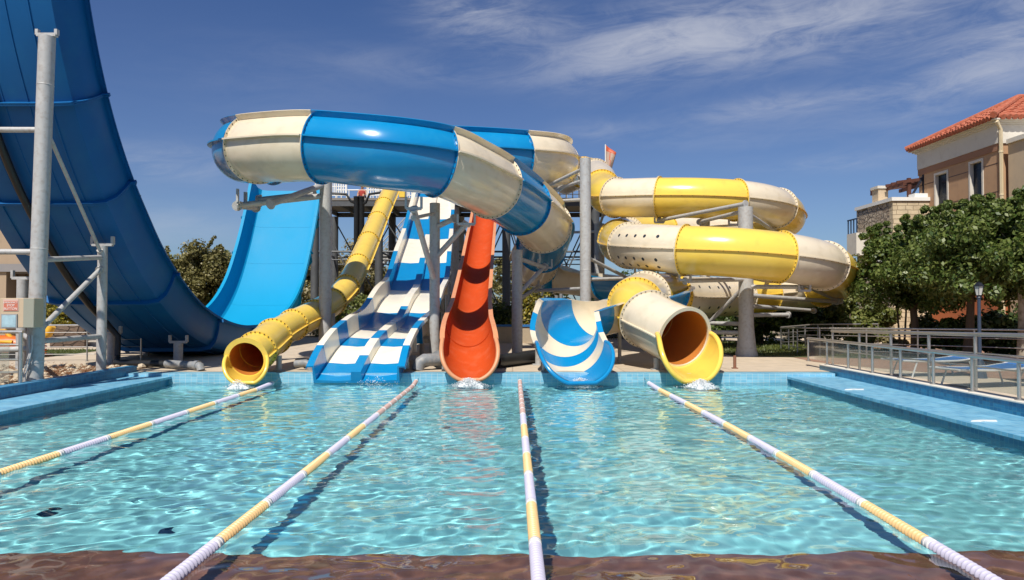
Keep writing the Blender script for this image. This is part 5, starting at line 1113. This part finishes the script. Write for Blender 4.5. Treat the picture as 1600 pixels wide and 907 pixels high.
# yard bits
m = MB(); m.bb((P(78, 530, 25).x, 25, DZ), (P(132, 530, 25).x, 25.3, .95)); o = m.build('low_wall', STD, smooth=0); tag(o, 'low brown stone wall behind the grass left of the slim braced post', 'wall')
m = MB(); m.bb((P(130, 530, 25.5).x, 25.5, DZ), (P(200, 530, 25.5).x, 26.1, 1.0)); o = m.build('service_box', mk('pale_grey_panel', (.42, .42, .42)), bevel=.02); tag(o, 'pale grey service box behind the slim braced post', 'box')
for dx, dy, lab in ((0, 0, 'pale picnic table seen under the half-pipe, the nearer one'), (2.3, 2.6, 'pale picnic table seen under the half-pipe, the farther one')):
    c = P(212, 540, 21.5); x, y = c.x + dx, 21.5 + dy; pt_ = thing('picnic_table', lab, 'table', (x, y, DZ), 'picnic tables under the half-pipe'); WD = mk('pale_grey_wood', (.46, .42, .36), rough=.8, var=.2, scale=8)
    m = MB(); m.bb((x - .9, y - .35, .90), (x + .9, y + .35, .95)); m.build('tabletop', WD, pt_, smooth=0)
    for s_ in (-1, 1):
        m = MB(); m.bb((x - .9, y + s_ * .75 - .13, .60), (x + .9, y + s_ * .75 + .13, .64)); m.build('bench', WD, pt_, smooth=0)
        m = MB(); m.bar((x + s_ * .65, y - .7, DZ), (x + s_ * .65, y + .2, .9), .09, .05); m.bar((x + s_ * .65 + .06, y + .7, DZ), (x + s_ * .65 + .06, y - .2, .9), .09, .05); m.bar((x + s_ * .65 + .03, y - .8, .57), (x + s_ * .65 + .03, y + .8, .57), .08, .05); m.build('leg', WD, pt_, smooth=0)
# play equipment
TOYY = mk('yellow_play_plastic', (.75, .40, .03), rough=.4); TOYO = mk('orange_play_plastic', (.60, .14, .02), rough=.4)
c = P(10, 545, 19.5); x, y = c.x, 19.5; pl_ = thing('play_car', 'orange and yellow ride-on play car behind the near railing at far left', 'play equipment', (x, y, DZ))
m = MB(); m.tube([(x - .75, y, .5), (x - .5, y, .62), (x + .1, y, .60), (x + .55, y, .52), (x + .72, y, .42)], .2, 14, rs=[.12, .22, .24, .2, .1]); m.build('body', TOYO, pl_)
m = MB(); m.tube([(x - .6, y - .05, .66), (x - .45, y - .05, .92), (x + .0, y - .05, .94), (x + .2, y - .05, .72)], .06, 10); m.tube([(x - .5, y - .2, .72), (x + .3, y - .2, .66)], .05, 8); m.build('roof_frame', TOYY, pl_)
for dx in (-.45, .4):
    for dy in (-.24, .2): m = MB(); m.lathe([(.15, -.05), (.17, -.03), (.17, .03), (.15, .05)], (x + dx, y + dy, DZ + .17), 16, Matrix.Rotation(PI / 2, 3, 'X')); m.build('wheel', mk('black_rubber', (.02, .02, .02)), pl_)
c = P(67, 540, 20.5); x, y = c.x, 20.5; pl_ = thing('spring_rider', 'small yellow spring rider with a dark base on the grass, right of the thick pole', 'play equipment', (x, y, DZ))
m = MB(); m.tube([(x - .25, y, .78), (x - .05, y, .72), (x + .15, y, .85), (x + .25, y, 1.05)], .1, 12, rs=[.08, .15, .12, .1]); m.build('body', TOYY, pl_); m = MB(); m.tube([V((x + .09 * math.cos(k * .8), y + .09 * math.sin(k * .8), DZ + .08 + k * .0125)) for k in range(36)], .02, 6); m.build('spring', TOYO, pl_)
m = MB(); m.tube([(x, y, DZ), (x, y, DZ + .08)], .25, 18); m.build('base', mk('dark_brown_base', (.06, .03, .02)), pl_)
# loungers
LBL = mk('blue_sling_fabric', (.03, .14, .38), rough=.7, var=.12, scale=9); ALU = mk('white_aluminium_tube', (.66, .66, .64), rough=.35, metal=.2)
def lounger(x, y, rz, lab):
    t = thing('sun_lounger', lab, 'sun lounger', (x, y, DZ), 'blue sun loungers behind the glass fence'); Q = Matrix.Rotation(rz, 3, 'Z'); T_ = lambda a, b, c_: Q @ V((a, b, c_)) + V((x, y, DZ))
    m = MB(); vs = []
    prof = [(-.95, .34), (-.3, .32), (.25, .33), (.85, .40)]
    for a, z_ in prof:
        for b in (-.29, .29): vs.append(T_(a, b, z_))
    for a, z_ in prof:
        for b in (-.29, .29): vs.append(T_(a, b, z_ - .02))
    fs = []
    for k in range(3): fs += [(2 * k, 2 * k + 1, 2 * k + 3, 2 * k + 2), (8 + 2 * k, 8 + 2 * k + 2, 8 + 2 * k + 3, 8 + 2 * k + 1), (2 * k, 2 * k + 2, 8 + 2 * k + 2, 8 + 2 * k), (2 * k + 1, 8 + 2 * k + 1, 8 + 2 * k + 3, 2 * k + 3)]
    fs += [(0, 8, 9, 1), (6, 7, 15, 14)]; m.add(vs, fs); m.build('sling', LBL, t, smooth=0)
    m = MB()
    for b in (-.31, .31): m.tube([T_(-.97, b, .33), T_(-.3, b, .31), T_(.25, b, .32), T_(.88, b, .39)], .02, 8)
    m.tube([T_(-.97, -.31, .33), T_(-.97, .31, .33)], .02, 8); m.tube([T_(.88, -.31, .39), T_(.88, .31, .39)], .02, 8); m.build('frame', ALU, t)
    for a, s_ in ((-.62, -1), (.5, 1)):
        m = MB(); m.tube([T_(a + .12 * s_, -.31, 0), T_(a, -.30, .30), T_(a, .30, .30), T_(a + .12 * s_, .31, 0)], .018, 8); m.build('leg', ALU, t)
    return t
lounger(8.55, 14.9, .12, 'blue sun lounger behind the glass fence, nearest to the slides'); lounger(8.35, 12.9, .25, 'blue sun lounger closest behind the glass fence, overlapping the first one'); lounger(10.3, 13.6, -.15, 'blue sun lounger at the right picture edge behind the glass fence')
# seated person on the tower
def person(loc, lab, facing=-PI / 2):
    x, y, z = loc; pts = {'pel': (0, 0, .12), 'waist': (0, .02, .27), 'chest': (0, .03, .45), 'neck': (0, .02, .57), 'hb': (0, 0, .64), 'ht': (0, 0, .76), 'sl': (-.16, .02, .52), 'el': (-.22, -.05, .30), 'wl': (-.15, -.24, .25), 'hl': (-.13, -.31, .24), 'sr': (.16, .02, .52), 'er': (.22, -.05, .30), 'wr': (.15, -.24, .25), 'hr': (.13, -.31, .24),
           'pl': (-.09, -.02, .10), 'kl': (-.14, -.36, .28), 'al': (-.13, -.48, .06), 'fl': (-.13, -.62, .04), 'pr': (.09, -.02, .10), 'kr': (.14, -.36, .28), 'ar': (.13, -.48, .06), 'fr': (.13, -.62, .04)}
    rad = dict(pel=.13, waist=.115, chest=.135, neck=.05, hb=.075, ht=.085, sl=.06, el=.04, wl=.028, hl=.034, sr=.06, er=.04, wr=.028, hr=.034, pl=.09, kl=.055, al=.036, fl=.035, pr=.09, kr=.055, ar=.036, fr=.035)
    E = [('pel', 'waist'), ('waist', 'chest'), ('chest', 'neck'), ('neck', 'hb'), ('hb', 'ht'), ('chest', 'sl'), ('sl', 'el'), ('el', 'wl'), ('wl', 'hl'), ('chest', 'sr'), ('sr', 'er'), ('er', 'wr'), ('wr', 'hr'), ('pel', 'pl'), ('pl', 'kl'), ('kl', 'al'), ('al', 'fl'), ('pel', 'pr'), ('pr', 'kr'), ('kr', 'ar'), ('ar', 'fr')]
    def skin(keys, name, mat, grow, parent, sub=2):
        ks = [k for k in pts if k in keys]; me = bpy.data.meshes.new(name); me.from_pydata([pts[k] for k in ks], [(ks.index(a), ks.index(b)) for a, b in E if a in keys and b in keys], [])
        o = bpy.data.objects.new(name, me); col.objects.link(o); o.modifiers.new('skin', 'SKIN'); sv = o.data.skin_vertices[0].data if o.data.skin_vertices else None
        if sv is None: bpy.context.view_layer.update()
        for i, k in enumerate(ks): r_ = rad[k] + grow; o.data.skin_vertices[0].data[i].radius = (r_, r_)
        o.data.skin_vertices[0].data[0].use_root = True; ss = o.modifiers.new('sub', 'SUBSURF'); ss.levels = ss.render_levels = sub; bpy.context.view_layer.update()
        me2 = bpy.data.meshes.new_from_object(o.evaluated_get(bpy.context.evaluated_depsgraph_get())); bpy.data.objects.remove(o); me2.materials.clear(); me2.materials.append(mat); me2.polygons.foreach_set('use_smooth', [True] * len(me2.polygons))
        o = bpy.data.objects.new(name, me2); col.objects.link(o); o.parent = parent; return o
    SKN = mk('skin', (.42, .22, .14), rough=.5); body = skin(set(pts), 'person', SKN, 0, None); body.location = (x, y, z); WORLD[body.name] = V((x, y, z)); tag(body, lab, 'person')
    skin({'waist', 'chest', 'sl', 'sr', 'pel'}, 'red_shirt', mk('dark_red_cotton', (.33, .035, .025), rough=.9), .02, body); skin({'pel', 'pl', 'pr'}, 'dark_shorts', mk('dark_cotton', (.03, .03, .04), rough=.9), .022, body)
    m = MB(); m.lathe([(.088, .70), (.092, .75), (.075, .81), (.03, .84)], (x, y + .015, z), 16); m.build('hair', mk('dark_hair', (.03, .018, .012), rough=.7), body)
    m = MB()
    for s_ in (-1, 1): m.lathe([(.008, 0), (.008, .01)], (x + s_ * .028, y - .078, z + .72), 8, Matrix.Rotation(PI / 2, 3, 'X'))
    m.lathe([(.012, 0), (.006, .03)], (x, y - .075, z + .695), 8, Matrix.Rotation(PI / 2, 3, 'X')); m.build('face_details', mk('dark_hair', (.03, .018, .012)), body)
person((XX(566, 37), 37.0, ZD), 'person in a dark red shirt sitting on the tower deck behind the yellow tube')
